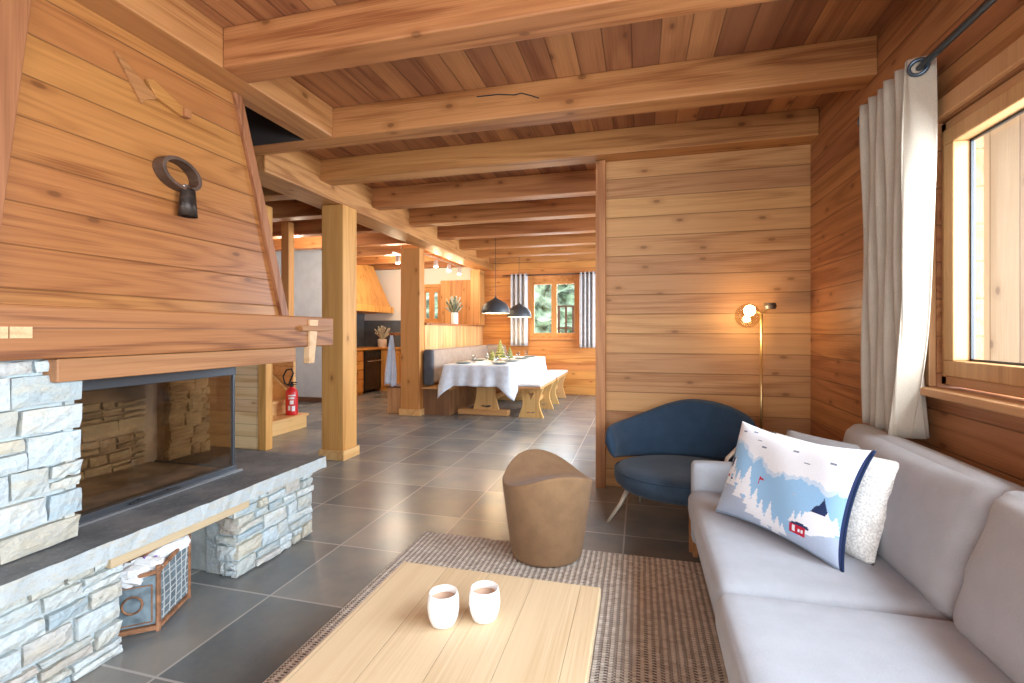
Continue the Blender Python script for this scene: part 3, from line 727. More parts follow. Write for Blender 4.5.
# half wall behind the banquette
struct(obj('wall_half', BX(-3.0, -2.885, 6.2, 8.75, 0, 1.235), M['tng']))
struct(obj('trim_2', BX(-3.04, -2.85, 6.18, 8.75, 1.235, 1.265), M['mantel'], bevel=.004))
struct(obj('trim_3', BX(-3.02, -2.84, 8.45, 8.75, 1.265, 2.28), M['tngx'], bevel=.004))
struct(obj('trim_4', BX(-3.72, -3.02, 8.70, 8.75, 1.0, 2.12), M['tngx']))
# wooden cupboard end beside the apron
wc = thing('low_cupboard', 'small brown wood cupboard below the hanging apron', 'cupboard', (-3.3, 6.15, 0))
obj('body', BX(-3.42, -3.20, 6.12, 6.5, .0, .36), M['banq'], wc, bevel=.006)
obj('top', BX(-3.43, -3.19, 6.10, 6.52, .36, .385), M['brown'], wc, bevel=.004)
# apron
bm = bmesh.new(); NU, NV = 16, 14; gr = []
for side in (0, 1):
    g = []
    for j in range(NV + 1):
        w = j / NV; row = []; z = 1.09 - w * .70; wid = .03 + .15 * min(1, w * 1.3) ** .8
        for i in range(NU + 1):
            u = i / NU; x = -3.345 - .03 * w + wid * (u - .5); yv = 6.10 + .022 * math.sin(u * 14 + w) * min(1, .3 + w) + side * .012
            row.append(bm.verts.new((x, yv, z + .02 * math.sin(u * 5) * w)))
        g.append(row)
    gr.append(g)
for g in gr:
    for j in range(NV):
        for i in range(NU): bm.faces.new((g[j][i], g[j][i + 1], g[j + 1][i + 1], g[j + 1][i]))
for j in range(NV):
    for i in (0, NU): bm.faces.new((gr[0][j][i], gr[0][j + 1][i], gr[1][j + 1][i], gr[1][j][i]))
for i in range(NU):
    for j in (0, NV): bm.faces.new((gr[0][j][i], gr[0][j][i + 1], gr[1][j][i + 1], gr[1][j][i]))
ap = tag(obj('apron', bm, M['apron'], smooth=True), 'pale blue apron hanging on the left of the kitchen post', 'apron')
ap['label'] = 'pale blue cloth hanging on the left side of the kitchen post'
pg = thing('coat_peg', 'short wooden peg rail holding the pale blue cloth', 'peg', (-3.2, 6.11, 1.1))
obj('rail', BX(-3.40, -3.10, 6.125, 6.15, 1.085, 1.13), M['mantel'], pg, bevel=.003)
obj('peg', tube(bmesh.new(), [(-3.345, 6.13, 1.10), (-3.345, 6.07, 1.115)], .009, 8), M['mantel'], pg)
# vase with dried flowers on the half wall
va = thing('vase', 'white cylindrical vase with dried grasses on the half wall ledge', 'vase', (-2.945, 7.46, 1.265))
obj('body', lathe([(.055, 0), (.06, .01), (.058, .17), (.045, .19), (.038, .19), (.038, .17)], (-2.945, 7.46, 1.265), 20, cap=False), M['cup'], va, smooth=True)
bm = bmesh.new(); bm2 = bmesh.new()
for k in range(60):
    a = rn.uniform(0, 6.28); r = rn.uniform(.03, .24); z = rn.uniform(.30, .50) - r * .3
    p = (-2.945 + r * .6 * math.cos(a), 7.46 + r * math.sin(a), 1.265 + z)
    tube(bm if k % 2 else bm2, [(-2.945, 7.46, 1.42), ((p[0] - 2.945) / 2, (p[1] + 7.46) / 2, 1.265 + z * .72), p], [.003, .006, .014], 5)
obj('leaves', bm, M['leaf'], va); obj('grasses', bm2, M['twig'], va)

# track lights
def track(name, x, ysl, label):
    t = thing(name, label, 'light', (x, ysl[0], 2.3))
    obj('rail', BX(x - .012, x + .012, ysl[0] - .15, ysl[-1] + .15, 2.28, 2.30), M['steellt'], t)
    obj('rod', tube(bmesh.new(), [(x, ysl[0] + .1, 2.30), (x, ysl[0] + .1, 2.36 if len(ysl) > 1 else 2.58)], .006, 6), M['steellt'], t)
    for y in ysl:
        h = obj('spot_head', lathe([(.012, .11), (.03, .10), (.036, .03), (.036, 0)], (x, y, 2.155), 14), M['steellt'], t)
        obj('bulb', lathe([(.0, -.022), (.024, -.014), (.033, 0), (.033, .004)], (x, y, 2.155), 14), M['spotl'], h)
        L = D.lights.new('spot_glow', 'POINT'); L.energy = 8; L.color = (1, .74, .45); L.shadow_soft_size = .04
        o = D.objects.new('spot_glow', L); C.objects.link(o); o.location = (x, y - .0, 2.09)
track('track_light', -3.08, [6.42, 7.02, 7.55, 8.03], 'row of four lit spotlights on a rail over the kitchen half wall')
track('ceiling_spot', -3.45, [6.48], 'single lit spotlight left of the kitchen post')

# ------------------------------------------------------------------ dining
bq = thing('banquette', 'fixed taupe upholstered wall seat on a boarded wooden box behind the dining table', 'banquette', (-2.7, 7.4, 0))
obj('box', BX(-2.885, -2.50, 6.14, 8.72, 0, .36), M['banq'], bq, bevel=.004)
obj('seat_board', BX(-2.885, -2.44, 6.08, 8.72, .36, .385), M['benchh'], bq, bevel=.004)
obj('backrest', rbox((-2.80, 7.42, .66), (.055, 1.28, .235), .05, (.01, 0, 0), 8), M['banqf'], bq, smooth=True)
obj('end_cushion', rbox((-2.79, 6.12, .655), (.075, .045, .245), .04, n=8), M['banqd'], bq, smooth=True, label='dark grey rounded end')
obj('corner_backrest', rbox((-2.60, 8.66, .68), (.2, .05, .22), .045, n=8), M['banqf'], bq, smooth=True)

dt = thing('dining_table', 'long dining table on carved trestle legs with a foot beam', 'table', (-2.05, 7.1, 0))
TX0, TX1, TY0, TY1 = -2.50, -1.60, 5.95, 8.30
obj('tabletop', BX(TX0 + .01, TX1 - .01, TY0 + .01, TY1, .665, .70), M['benchh'], dt, bevel=.004)
def trestle(cx, y, w, z1, par, foot=True):
    # curved hour-glass board with a pierced slot
    pts = []; K = 14
    for k in range(K + 1):
        t = k / K; z = z1 * t; half = w * (.5 - .17 * math.sin(PI * t) ** 1.3)
        pts.append((half, z))
    hole = [(0, .56), (.05, .70), (.115, .80), (.10, .87), (.04, .86), (0, .80)]
    slot = [(0, .14), (.13, .16), (.18, .19), (.10, .20), (0, .185)]
    bm = bmesh.new(); th = .025
    for sg in (1, -1):
        o_ = [(0, 0)] + pts + [(0, z1)] + [(w * a_ * 1.1, z1 * b_) for a_, b_ in reversed(hole)] + [(w * a_ * 1.1, z1 * b_) for a_, b_ in reversed(slot)]
        A_ = [bm.verts.new((cx + sg * p[0], y - th, p[1])) for p in o_]; B_ = [bm.verts.new((cx + sg * p[0], y + th, p[1])) for p in o_]
        fs = [bm.faces.new(A_), bm.faces.new(B_[::-1])]
        for i in range(len(o_)):
            j = (i + 1) % len(o_)
            if o_[i][0] == 0 and o_[j][0] == 0: continue
            bm.faces.new((A_[i], A_[j], B_[j], B_[i]))
        for f_ in fs: f_.normal_update()
        bmesh.ops.triangulate(bm, faces=fs)
    bmesh.ops.remove_doubles(bm, verts=bm.verts, dist=.0002)
    return bm
for y in (6.38, 7.85):
    obj('trestle_leg', trestle(-2.05, y, .40, .665, dt), M['bench'], dt)
    obj('foot_beam', BX(-2.44, -1.72, y - .08, y + .05, 0, .075), M['benchh'], dt, bevel=.01)
obj('stretcher', BX(-2.085, -2.015, 6.38, 7.85, .16, .24), M['benchh'], dt, bevel=.004)
# tablecloth
bm = bmesh.new()
per = []; cx, cy = (TX0 + TX1) / 2, (TY0 + TY1) / 2; hx, hy = (TX1 - TX0) / 2 + .004, (TY1 - TY0) / 2 + .004
NS = 26; NL = 60
for i in range(NS): per.append((cx - hx + 2 * hx * i / NS, cy - hy, 0, -1))
for i in range(NL): per.append((cx + hx, cy - hy + 2 * hy * i / NL, 1, 0))
for i in range(NS): per.append((cx + hx - 2 * hx * i / NS, cy + hy, 0, 1))
for i in range(NL): per.append((cx - hx, cy + hy - 2 * hy * i / NL, -1, 0))
rows = []; NR = 9
for j in range(NR + 1):
    w = j / NR; row = []
    for k, (x, y, nx, ny) in enumerate(per):
        dcor = min(math.hypot(x - sx_, y - sy_) for sx_ in (cx - hx, cx + hx) for sy_ in (cy - hy, cy + hy))
        cf = max(0, 1 - dcor / .16); drop = .27 + .17 * cf ** 1.3
        if nx == -1: drop *= .75
        wave = math.sin(k * 1.15) * .6 + math.sin(k * .47 + 1) * .4
        o = (.006 + .072 * (wave * .5 + .5)) * w * (1 - .3 * cf) + .045 * cf * w
        z = .7075 - drop * w
        if j == 0: o = 0.0
        dx = nx if nx else (-1 if x < cx else 1) * cf * .6; dy = ny if ny else (-1 if y < cy else 1) * cf * .6
        row.append(bm.verts.new((x + dx * o, y + dy * o, z)))
    rows.append(row)
for a, b in zip(rows, rows[1:]):
    for i in range(len(a)): bm.faces.new((a[i], a[(i + 1) % len(a)], b[(i + 1) % len(a)], b[i]))
bm.faces.new(rows[0])
tcl = obj('tablecloth', bm, M['cloth'], smooth=False); so = tcl.modifiers.new('thick', 'SOLIDIFY'); so.thickness = .003
for p in tcl.data.polygons: p.use_smooth = len(p.vertices) == 4
tag(tcl, 'white tablecloth hanging in folds over the long dining table', 'tablecloth')
# benches
def bench(loc, label):
    t = thing('dining_bench', label, 'bench', (-1.40, 6.68, 0), 'carved benches beside the dining table')
    for y in (6.30, 7.06): obj('trestle_leg', trestle(-1.40, y, .335, .40, t), M['bench'], t)
    obj('seat_board', BX(-1.57, -1.225, 6.08, 7.26, .40, .43), M['benchh'], t, bevel=.006)
    obj('stretcher', BX(-1.42, -1.38, 6.3, 7.06, .16, .22), M['benchh'], t)
    obj('seat_pad', rbox((-1.3975, 6.67, .449), (.175, .59, .019), .018, (0, 0, .004), 8), M['benchpad'], t, smooth=True)
    return t
b0 = bench(None, 'carved wooden bench with grey pad, nearer of the two beside the dining table')
dup(b0, (-1.40, 7.95, 0), 'carved wooden bench with grey pad, farther one, by the dining window wall')
# settings
zt = .7110
def plate(c):
    o = obj('plate', lathe([(.0, 0), (.06, 0), (.085, .006), (.118, .016), (.12, .019), (.085, .010), (.06, .005), (.0, .005)], (0, 0, 0), 24, cap=False), M['plate'], smooth=True)
    o.location = c; return o
def tumbler(c):
    o = obj('drinking_glass', lathe([(.0, 0), (.028, 0), (.034, .05), (.036, .10), (.034, .10), (.032, .05), (.026, .006), (0, .006)], (0, 0, 0), 14, cap=False), M['bowl'], smooth=True)
    o.location = c; return o
rowsY = [6.20, 6.80, 7.40, 8.00]; od = ['nearest the viewer', 'second from near end', 'third from near end', 'nearest the window']
p0 = g0 = None
for sd, xx, gx in (('bench side', -1.80, -1.90), ('wall seat side', -2.32, -2.22)):
    for y, w in zip(rowsY, od):
        if p0 is None: p0 = plate((xx, y, zt)); o = p0
        else: o = p0.copy(); C.objects.link(o); o.location = (xx, y, zt)
        tag(o, f'blue grey plate on the {sd} of the dining table, {w}', 'plate', 'plates on the dining table')
        if g0 is None: g0 = tumbler((gx, y + .17, zt)); o = g0
        else: o = g0.copy(); C.objects.link(o); o.location = (gx, y + .17, zt)
        tag(o, f'clear glass on the {sd} of the dining table, {w}', 'glass', 'glasses on the dining table')
def tree(c, h, r, label):
    t = thing('decorative_tree', label, 'decoration', c, 'small festive trees on the dining table')
    bm = bmesh.new(); rn = random.Random(int(h * 1000))
    pr = []
    for k in range(7):
        a = k / 7; pr.append((r * (1 - a) * 1.12 + .004, h * (.12 + .85 * a))); pr.append((r * (1 - a) * .78 + .003, h * (.12 + .85 * (a + .09))))
    pr.append((.002, h)); lathe(pr, c, 12, bm)
    for v in bm.verts: v.co += Vector((rn.uniform(-.006, .006), rn.uniform(-.006, .006), rn.uniform(-.004, .004)))
    obj('foliage', bm, M['xmas'], t)
    obj('trunk', lathe([(r * .5, 0), (r * .45, .008), (.01, .01), (.01, h * .14)], c, 10), M['bench'], t)
tree((-2.03, 7.0, zt), .31, .085, 'tallest small green and gold festive tree in the middle of the dining table')
tree((-2.07, 6.72, zt), .17, .06, 'small festive tree on the dining table, left of the tallest one')
tree((-1.93, 7.18, zt), .19, .06, 'small festive tree on the dining table, right of the tallest one')
cl = thing('candle_holder', 'small glass candle holder beside the festive trees', 'candle', (-2.12, 7.22, zt))
obj('cup', lathe([(.0, 0), (.035, 0), (.04, .07), (.037, .07), (.033, .005), (0, .005)], (-2.12, 7.22, zt), 16, cap=False), M['bowl'], cl, smooth=True)
obj('candle', lathe([(.025, .006), (.025, .045)], (-2.12, 7.22, zt), 14), M['cup'], cl)
# pendants
def pendant(x, y, zr, label):
    t = thing('pendant_lamp', label, 'lamp', (x, y, zr), 'charcoal pendant lamps above the dining table')
    prof = [(.205, 0), (.208, .012), (.205, .045), (.185, .105), (.145, .15), (.085, .185), (.03, .215), (.012, .232), (.012, .255)]
    bm = lathe(prof, (x, y, zr), 36, cap=False); obj('shade', bm, M['pend'], t, smooth=True)
    bm = lathe([(.203, .001), (.200, .045), (.180, .103), (.142, .146), (.083, .180), (.0, .2)], (x, y, zr), 36, cap=False); obj('lining', bm, M['pendin'], t, smooth=True)
    bm = lathe([(0, .055), (.02, .06), (.032, .085), (.022, .12), (.012, .15)], (x, y, zr), 16, cap=False); obj('bulb', bm, M['bulb'], t, smooth=True)
    obj('cord', tube(bmesh.new(), [(x, y, zr + .25), (x, y, ZC)], .004, 6), M['blackm'], t)
    L = D.lights.new('pendant_glow', 'POINT'); L.energy = 18; L.color = (1, .72, .42); L.shadow_soft_size = .05
    o = D.objects.new('pendant_glow', L); C.objects.link(o); o.location = (x, y, zr + .03)
pendant(-2.02, 6.72, 1.405, 'dark charcoal dome pendant lamp over the near half of the dining table')
pendant(-1.97, 7.93, 1.385, 'dark charcoal dome pendant lamp over the far half of the dining table')

# ------------------------------------------------------------------ windows
def window_back(name, x0, x1, z0, z1, mat, n=2):
    t = D.objects.new(name, None); C.objects.link(t); t.location = (x0, 8.75, z0); t['kind'] = 'structure'
    bm = bmesh.new(); f = .045
    box(bm, x0, x1, 8.76, 8.84, z0, z0 + f); box(bm, x0, x1, 8.76, 8.84, z1 - f, z1); box(bm, x0, x0 + f, 8.76, 8.84, z0 + f, z1 - f); box(bm, x1 - f, x1, 8.76, 8.84, z0 + f, z1 - f)
    obj('window_frame', bm, mat, t, bevel=.003)
    w = (x1 - x0 - 2 * f) / n
    for k in range(n):
        a = x0 + f + k * w; b = a + w; g = .05; bm = bmesh.new()
        box(bm, a, b, 8.77, 8.82, z0 + f, z0 + f + g); box(bm, a, b, 8.77, 8.82, z1 - f - g, z1 - f); box(bm, a, a + g, 8.77, 8.82, z0 + f + g, z1 - f - g); box(bm, b - g, b, 8.77, 8.82, z0 + f + g, z1 - f - g)
        s_ = obj('sash', bm, mat, t, bevel=.003)
        obj('glass_pane', BX(a + g, b - g, 8.79, 8.795, z0 + f + g, z1 - f - g), M['glass'], s_)
    bm = bmesh.new(); e = .06
    box(bm, x0 - e, x1 + e, 8.73, 8.75, z1, z1 + e); box(bm, x0 - e, x0, 8.73, 8.75, z0, z1); box(bm, x1, x1 + e, 8.73, 8.75, z0, z1)
    obj('window_casing', bm, mat, t, bevel=.003)
    obj('window_sill', BX(x0 - e, x1 + e, 8.70, 8.76, z0 - .03, z0), mat, t, bevel=.003)
window_back('window_1', -1.985, -1.055, 1.02, 2.1, M['winb'])
window_back('window_2', -4.17, -3.72, 1.3, 2.0, M['winb'])
# big living room window on the right
def window_side(name, y0, y1, z0, z1, n, sill=True):
    t = D.objects.new(name, None); C.objects.link(t); t.location = (1.2, y1, z0); t['kind'] = 'structure'
    f = .05; xa, xb = 1.125, 1.205; bm = bmesh.new()
    box(bm, xa, xb, y0, y1, z0, z0 + f * .7); box(bm, xa, xb, y0, y1, z1 - f * .7, z1); box(bm, xa, xb, y0, y0 + f * .7, z0, z1); box(bm, xa, xb, y1 - f * .7, y1, z0, z1)
    obj('window_frame', bm, M['winy'], t, bevel=.004)
    w = (y1 - y0 - 1.4 * f) / n
    for k in range(n):
        a = y0 + .7 * f + k * w; b = a + w; g = .06; bm = bmesh.new(); zb, zt_ = z0 + .7 * f, z1 - .7 * f
        box(bm, xa - .012, xb - .02, a, b, zb, zb + g); box(bm, xa - .012, xb - .02, a, b, zt_ - g, zt_); box(bm, xa - .012, xb - .02, a, a + g, zb + g, zt_ - g); box(bm, xa - .012, xb - .02, b - g, b, zb + g, zt_ - g)
        s_ = obj('sash', bm, M['winw'], t, bevel=.005)
        bm = bmesh.new(); e = .008
        box(bm, 1.165, 1.175, a + g, b - g, zb + g, zb + g + e); box(bm, 1.165, 1.175, a + g, b - g, zt_ - g - e, zt_ - g); box(bm, 1.165, 1.175, a + g, a + g + e, zb + g, zt_ - g); box(bm, 1.165, 1.175, b - g - e, b - g, zb + g, zt_ - g)
        obj('gasket', bm, M['blackm'], s_)
        obj('glass_pane', BX(1.168, 1.172, a + g, b - g, zb + g, zt_ - g), M['glass'], s_)
    return t
w3 = window_side('window_3', -1.5, 2.235, .945, 1.945, 4)
obj('window_sill', BX(1.035, 1.125, -1.55, 2.27, .905, .935), M['winy'], w3, bevel=.006)
bm = bmesh.new(); box(bm, 1.085, 1.11, 2.235, 2.33, .935, 1.99); box(bm, 1.085, 1.11, -1.55, 2.33, 1.95, 2.02)
obj('window_casing', bm, M['winw'], w3, bevel=.004)
window_side('window_4', 4.5, 8.0, .85, 2.2, 3)
bm = bmesh.new()
t5 = D.objects.new('window_5', None); C.objects.link(t5); t5.location = (0, -2.6, .1); t5['kind'] = 'structure'
for k in range(3):
    a = -2.6 + k * 3.5 / 3; b = a + 3.5 / 3; bm = bmesh.new()
    box(bm, a, b, -2.65, -2.59, .1, .2); box(bm, a, b, -2.65, -2.59, 2.2, 2.3); box(bm, a, a + .08, -2.65, -2.59, .2, 2.2); box(bm, b - .08, b, -2.65, -2.59, .2, 2.2)
    s_ = obj('sash', bm, M['winw'], t5, bevel=.004); obj('glass_pane', BX(a + .08, b - .08, -2.622, -2.618, .2, 2.2), M['glass'], s_)

# outdoors
struct(obj('wall_exterior', BX(1.30, 4.6, 3.30, 3.42, -.6, 2.75), M['ext']))
struct(obj('ceiling_eaves', BX(1.26, 4.6, 2.2, 3.5, 2.75, 2.80), M['ext']))
g = obj('ground', BX(-14, 12, 8.95, 26, -.6, -.5), M['frost']); struct(g)
rl = thing('garden_railing', 'dark wooden railing outside the dining room window', 'railing', (-1.3, 11.5, -.5))
obj('rail', (lambda b: (box(b, -1.95, -.4, 11.48, 11.52, 1.72, 1.76), box(b, -1.95, -.4, 11.48, 11.52, 1.20, 1.24), b)[2])(bmesh.new()), M['brown'], rl)
for k in range(9): obj('baluster', BX(-1.9 + k * .17, -1.85 + k * .17, 11.5, 11.52, -.5, 1.72), M['brown'], rl)
for k, (x, y, h, r, lb) in enumerate([(-3.9, 16, 5.2, 1.2, 'leafy conifer seen through the left pane of the dining window'), (-2.55, 18.5, 5.6, 1.6, 'leafy conifer seen through the right pane of the dining window'),
                                 (-2.75, 14, 4.4, .8, 'slim conifer behind the middle bar of the dining window'), (-5.8, 22.5, 8, 2.0, 'tall conifer farthest back beyond the dining window, left'), (-1.9, 24.5, 8.5, 2.2, 'tall conifer farthest back beyond the dining window, right'),
                                 (-8.2, 14, 4.6, 1.1, 'conifer seen through the left pane of the kitchen window'), (-8.4, 19.5, 5.5, 1.3, 'conifer seen through the right pane of the kitchen window')]):
    t = thing('conifer_tree', lb, 'tree', (x, y, -.5)); bm = bmesh.new(); rn = random.Random(k); pr = []
    for q in range(9):
        a = q / 9; pr.append((r * (1 - a) + .05, .5 + h * a)); pr.append((r * (1 - a) * .6 + .03, .5 + h * (a + .07)))
    pr.append((.02, h + .4)); lathe(pr, (x, y, -.5), 22, bm)
    for v in bm.verts: v.co += Vector((rn.uniform(-.14, .14), rn.uniform(-.14, .14), rn.uniform(-.1, .1)))
    obj('foliage', bm, M['conifer'], t); obj('trunk', lathe([(.14, 0), (.10, .9)], (x, y, -.5), 10), M['brown'], t)

# ------------------------------------------------------------------ curtains
def curtain(name, label, path, z0, z1, mat, thick=.004, squeeze=None, NV=14, group=None):
    """pleated cloth following path points"""
    bm = bmesh.new(); rows = []
    for j in range(NV + 1):
        w = j / NV; z = z1 + (z0 - z1) * w; row = []
        for i, (x, y) in enumerate(path):
            if squeeze: x, y = squeeze(i / (len(path) - 1), w, x, y)
            row.append(bm.verts.new((x, y, z)))
        rows.append(row)
    for a, b in zip(rows, rows[1:]):
        for i in range(len(a) - 1): bm.faces.new((a[i], a[i + 1], b[i + 1], b[i]))
    o = obj('fabric', bm, mat, None, smooth=True)
    s = o.modifiers.new('thick', 'SOLIDIFY'); s.thickness = thick; s.offset = 0
    return o
path = []
NP = 110
for i in range(NP):
    u = i / (NP - 1)                      # 0 = near end (viewer side), 1 = far end
    if u < .28:
        q = u / .28; path.append((1.055 - .085 * q ** .8 + .010 * math.sin(q * 7), 2.125 + .05 * q))
    else:
        q = (u - .28) / .72; path.append((1.012 - .040 * math.cos(q * 5.5 * 2 * PI), 2.165 + .41 * q))
def sq(u, w, x, y):
    s = 1 - .06 * math.sin(PI * w * .8) - .02 * w
    yc = 2.3; y = yc + (y - yc) * s
    if u < .5: x += (.05 * math.sin(w * PI * 1.1 + .3) * (1 - u * 2) - .02) * w * math.sin(u * 25 + w * 2); y += .07 * w * w * (1 - u * 2)
    x += .006 * math.sin(w * 9 + u * 31); return x, y
ct = thing('curtain', 'long beige linen curtain hanging beside the big window above the sofa', 'curtain', (1.0, 2.3, .72))
o = curtain('curtain', '', path, .735, 2.175, M['curt'], squeeze=sq, NV=26); o.parent = ct; o.matrix_parent_inverse = Matrix.Translation(-Vector(ct.location)); o.name = 'fabric'
bm = bmesh.new(); N = 20
tube(bm, [(1.005 - .024 * math.cos(2 * PI * i / N), 2.138 + .015 * math.cos(2 * PI * i / N), 2.135 + .028 * math.sin(2 * PI * i / N)) for i in range(N)], .007, 8, closed=True)
obj('grommet', bm, M['grom'], ct, smooth=True)
cr = thing('curtain_rod', 'dark metal curtain rod above the big window on the right', 'curtain rod', (1.01, 1.5, 2.143))
obj('rod', tube(bmesh.new(), [(1.012, .2, 2.135), (1.012, 2.62, 2.135)], .0125, 12), M['grom'], cr, smooth=True)
obj('finial', lathe([(.02, -.02), (.024, 0), (.02, .02)], (1.012, 2.62, 2.135), 12), M['grom'], cr)
for y in (.5, 2.60): obj('bracket', tube(bmesh.new(), [(1.012, y, 2.135), (1.11, y, 2.135)], .008, 8), M['grom'], cr)
def bcurt(x0, x1, z0, label):
    t = thing('curtain', label, 'curtain', ((x0 + x1) / 2, 8.6, z0), 'grey linen curtains at the dining window')
    n = 60; pth = [(x0 + (x1 - x0) * i / n, 8.585 + .045 * math.cos(i / n * 4 * 2 * PI)) for i in range(n + 1)]
    o = curtain('c', '', pth, z0, 2.19, M['curtg']); o.parent = t; o.matrix_parent_inverse = Matrix.Translation(-Vector(t.location)); o.name = 'fabric'
bcurt(-2.31, -1.98, .88, 'grey pleated curtain left of the dining room window')
bcurt(-1.04, -.76, .86, 'grey pleated curtain right of the dining room window')
cr2 = thing('curtain_rod', 'thin dark curtain rod above the dining room window', 'curtain rod', (-1.5, 8.585, 2.17))
obj('rod', tube(bmesh.new(), [(-2.45, 8.585, 2.165), (-.62, 8.585, 2.165)], .009, 8), M['blackm'], cr2)
for x in (-2.4, -.66): obj('bracket', tube(bmesh.new(), [(x, 8.585, 2.165), (x, 8.75, 2.165)], .007, 6), M['blackm'], cr2)

# ------------------------------------------------------------------ rug, coffee table, mugs, stool
tag(obj('rug', BX(-1.185, .95, -.4, 2.545, 0.0, .010), M['rug'], bevel=.004), 'brown and beige woven rug under the coffee table and sofa', 'rug')
tb = thing('coffee_table', 'low light oak coffee table in front of the sofa', 'table', (-.45, .95, .01))
obj('tabletop', BX(-.795, -.118, .42, 1.535, .313, .35), M['oak'], tb, bevel=.004)
bm = bmesh.new(); box(bm, -.74, -.17, .50, .525, .22, .313); box(bm, -.74, -.17, 1.43, 1.455, .22, .313); box(bm, -.74, -.715, .525, 1.43, .22, .313); box(bm, -.195, -.17, .525, 1.43, .22, .313)
obj('apron', bm, M['oak'], tb)
for x in (-.74, -.22):
    for y in (.50, 1.405): obj('leg', BX(x, x + .05, y, y + .05, .01, .312), M['oak'], tb, bevel=.004)
def mug(c, label, group='white mugs on the coffee table'):
    t = thing('mug', label, 'mug', c, group)
    obj('cup', lathe([(.0, 0), (.026, 0), (.033, .004), (.040, .023), (.0435, .045), (.042, .070), (.0385, .087), (.036, .087), (.039, .070), (.0405, .045), (.037, .025), (.03, .009), (.0, .007)], c, 40, cap=False), M['cup'], t, smooth=True)
    obj('cocoa', lathe([(0, .066), (.0395, .066), (.0395, .060), (0, .060)], c, 32, cap=False), M['cocoa'], t, label='brown hot chocolate')
    return t
m0 = mug((-.520, 1.235, .35), 'white handleless mug of hot chocolate, left one on the coffee table')
dup(m0, (-.418, 1.285, .35), 'white handleless mug of hot chocolate, right one on the coffee table')

# pouf
bm = bmesh.new(); c0 = Vector((-.465, 2.46, .01)); n = 56; prof = []
rings = []
def rim(a): return .425 + .015 * math.cos(a - math.radians(125)) + .042 * math.cos(2 * (a - math.radians(122)))
def R_(a, t): return (.178 + .052 * t ** .9) * (1 + .035 * math.cos(3 * a + .6) * t)
for t in [0, .02, .05, .2, .35, .5, .65, .8, .9, .96]:
    rings.append([bm.verts.new(c0 + Vector((R_(2 * PI * i / n, t) * math.cos(2 * PI * i / n) * (1 if t > .01 else .96), R_(2 * PI * i / n, t) * math.sin(2 * PI * i / n) * (1 if t > .01 else .96), t * rim(2 * PI * i / n)))) for i in range(n)])
for k, (s, dz) in enumerate([(.985, .992), (.95, 1.0), (.9, .995), (.8, .975), (.65, .95), (.45, .93), (.25, .92), (.08, .915)]):
    ring = []
    for i in range(n):
        a = 2 * PI * i / n; r = R_(a, 1) * s; q = min(1, s / .95) ** 1.5; base = .415
        ring.append(bm.verts.new(c0 + Vector((r * math.cos(a), r * math.sin(a), (rim(a) * q + base * (1 - q)) * (dz if s > .9 else 1) - (.0 if s > .9 else .02 * (1 - s))))))
    rings.append(ring)
for a, b in zip(rings, rings[1:]):
    for i in range(n): bm.faces.new((a[i], a[(i + 1) % n], b[(i + 1) % n], b[i]))
bm.faces.new(rings[0][::-1]); bm.faces.new(rings[-1])
o = obj('pouf', bm, M['stool'], smooth=True); tag(o, 'tan felt stool with a saddle shaped top at the rug edge', 'stool')
ss = o.modifiers.new('sub', 'SUBSURF'); ss.levels = 1; ss.render_levels = 1

# ------------------------------------------------------------------ blue lounge chair
ch = thing('lounge_chair', 'petrol blue lounge chair with a wide curved back on beige metal legs', 'chair', (.24, 3.1, 0))
bm = bmesh.new(); cx, cy = .235, 3.06; NA, NB = 44, 12
def backpt(u, w, inner):
    a = math.radians(8 + (170) * u)          # 0 right tip .. 180 left tip
    rx, ry = .402, .36
    k = .035 if not inner else -.0
    top = .545 + .15 * math.exp(-((u - .38) / (.27 if u > .38 else .42)) ** 2)
    bot = .355 - .05 * max(0, math.sin(PI * u))
    e_ = min(u, 1 - u) / .07
    if e_ < 1: top -= .035 * (1 - e_) ** 2; bot += .03 * (1 - e_) ** 2
    z = bot + (top - bot) * w
    lean = .05 * w
    th = (.5 - abs(w - .5)) ** .5 * .05 + .0
    th *= min(1, u / .03 + .1) ** .5 * min(1, (1 - u) / .03 + .1) ** .5
    r = th if inner else -th
    return Vector((cx + (rx + lean * .6 - r) * math.cos(a), cy + (ry + lean - r) * math.sin(a), z))
gI = [[bm.verts.new(backpt(i / NA, j / NB, True)) for j in range(NB + 1)] for i in range(NA + 1)]
gO = [[bm.verts.new(backpt(i / NA, j / NB, False)) for j in range(NB + 1)] for i in range(NA + 1)]
for g_, fl in ((gI, 0), (gO, 1)):
    for i in range(NA):
        for j in range(NB):
            q = (g_[i][j], g_[i + 1][j], g_[i + 1][j + 1], g_[i][j + 1]); bm.faces.new(q if fl else q[::-1])
for i in range(NA):
    for j in (0, NB): bm.faces.new((gI[i][j], gI[i + 1][j], gO[i + 1][j], gO[i][j]))
for j in range(NB):
    for i in (0, NA): bm.faces.new((gI[i][j], gI[i][j + 1], gO[i][j + 1], gO[i][j]))
bmesh.ops.remove_doubles(bm, verts=bm.verts, dist=.0005)
obj('backrest', bm, M['blue'], ch, smooth=True)
def seatfn(v, p):
    return v
prof = [(.0, .195), (.28, .20), (.36, .215), (.392, .245), (.40, .28), (.392, .315), (.37, .335), (.33, .345), (.2, .34), (.0, .335)]
bm = lathe(prof, (cx + .01, 3.06, 0), 48, sx=1.0, sy=.88, cap=False)
for v in bm.verts:
    if v.co.y > 3.06: v.co.y = 3.06 + (v.co.y - 3.06) * .86
obj('seat', bm, M['bluelt'], ch, smooth=True)
bm = bmesh.new(); tube(bm, [(cx + .01 + .394 * math.cos(2 * PI * i / 60), 3.06 + .394 * .88 * math.sin(2 * PI * i / 60) * (1 if i > 30 else .86), .318) for i in range(60)], .004, 6, closed=True)
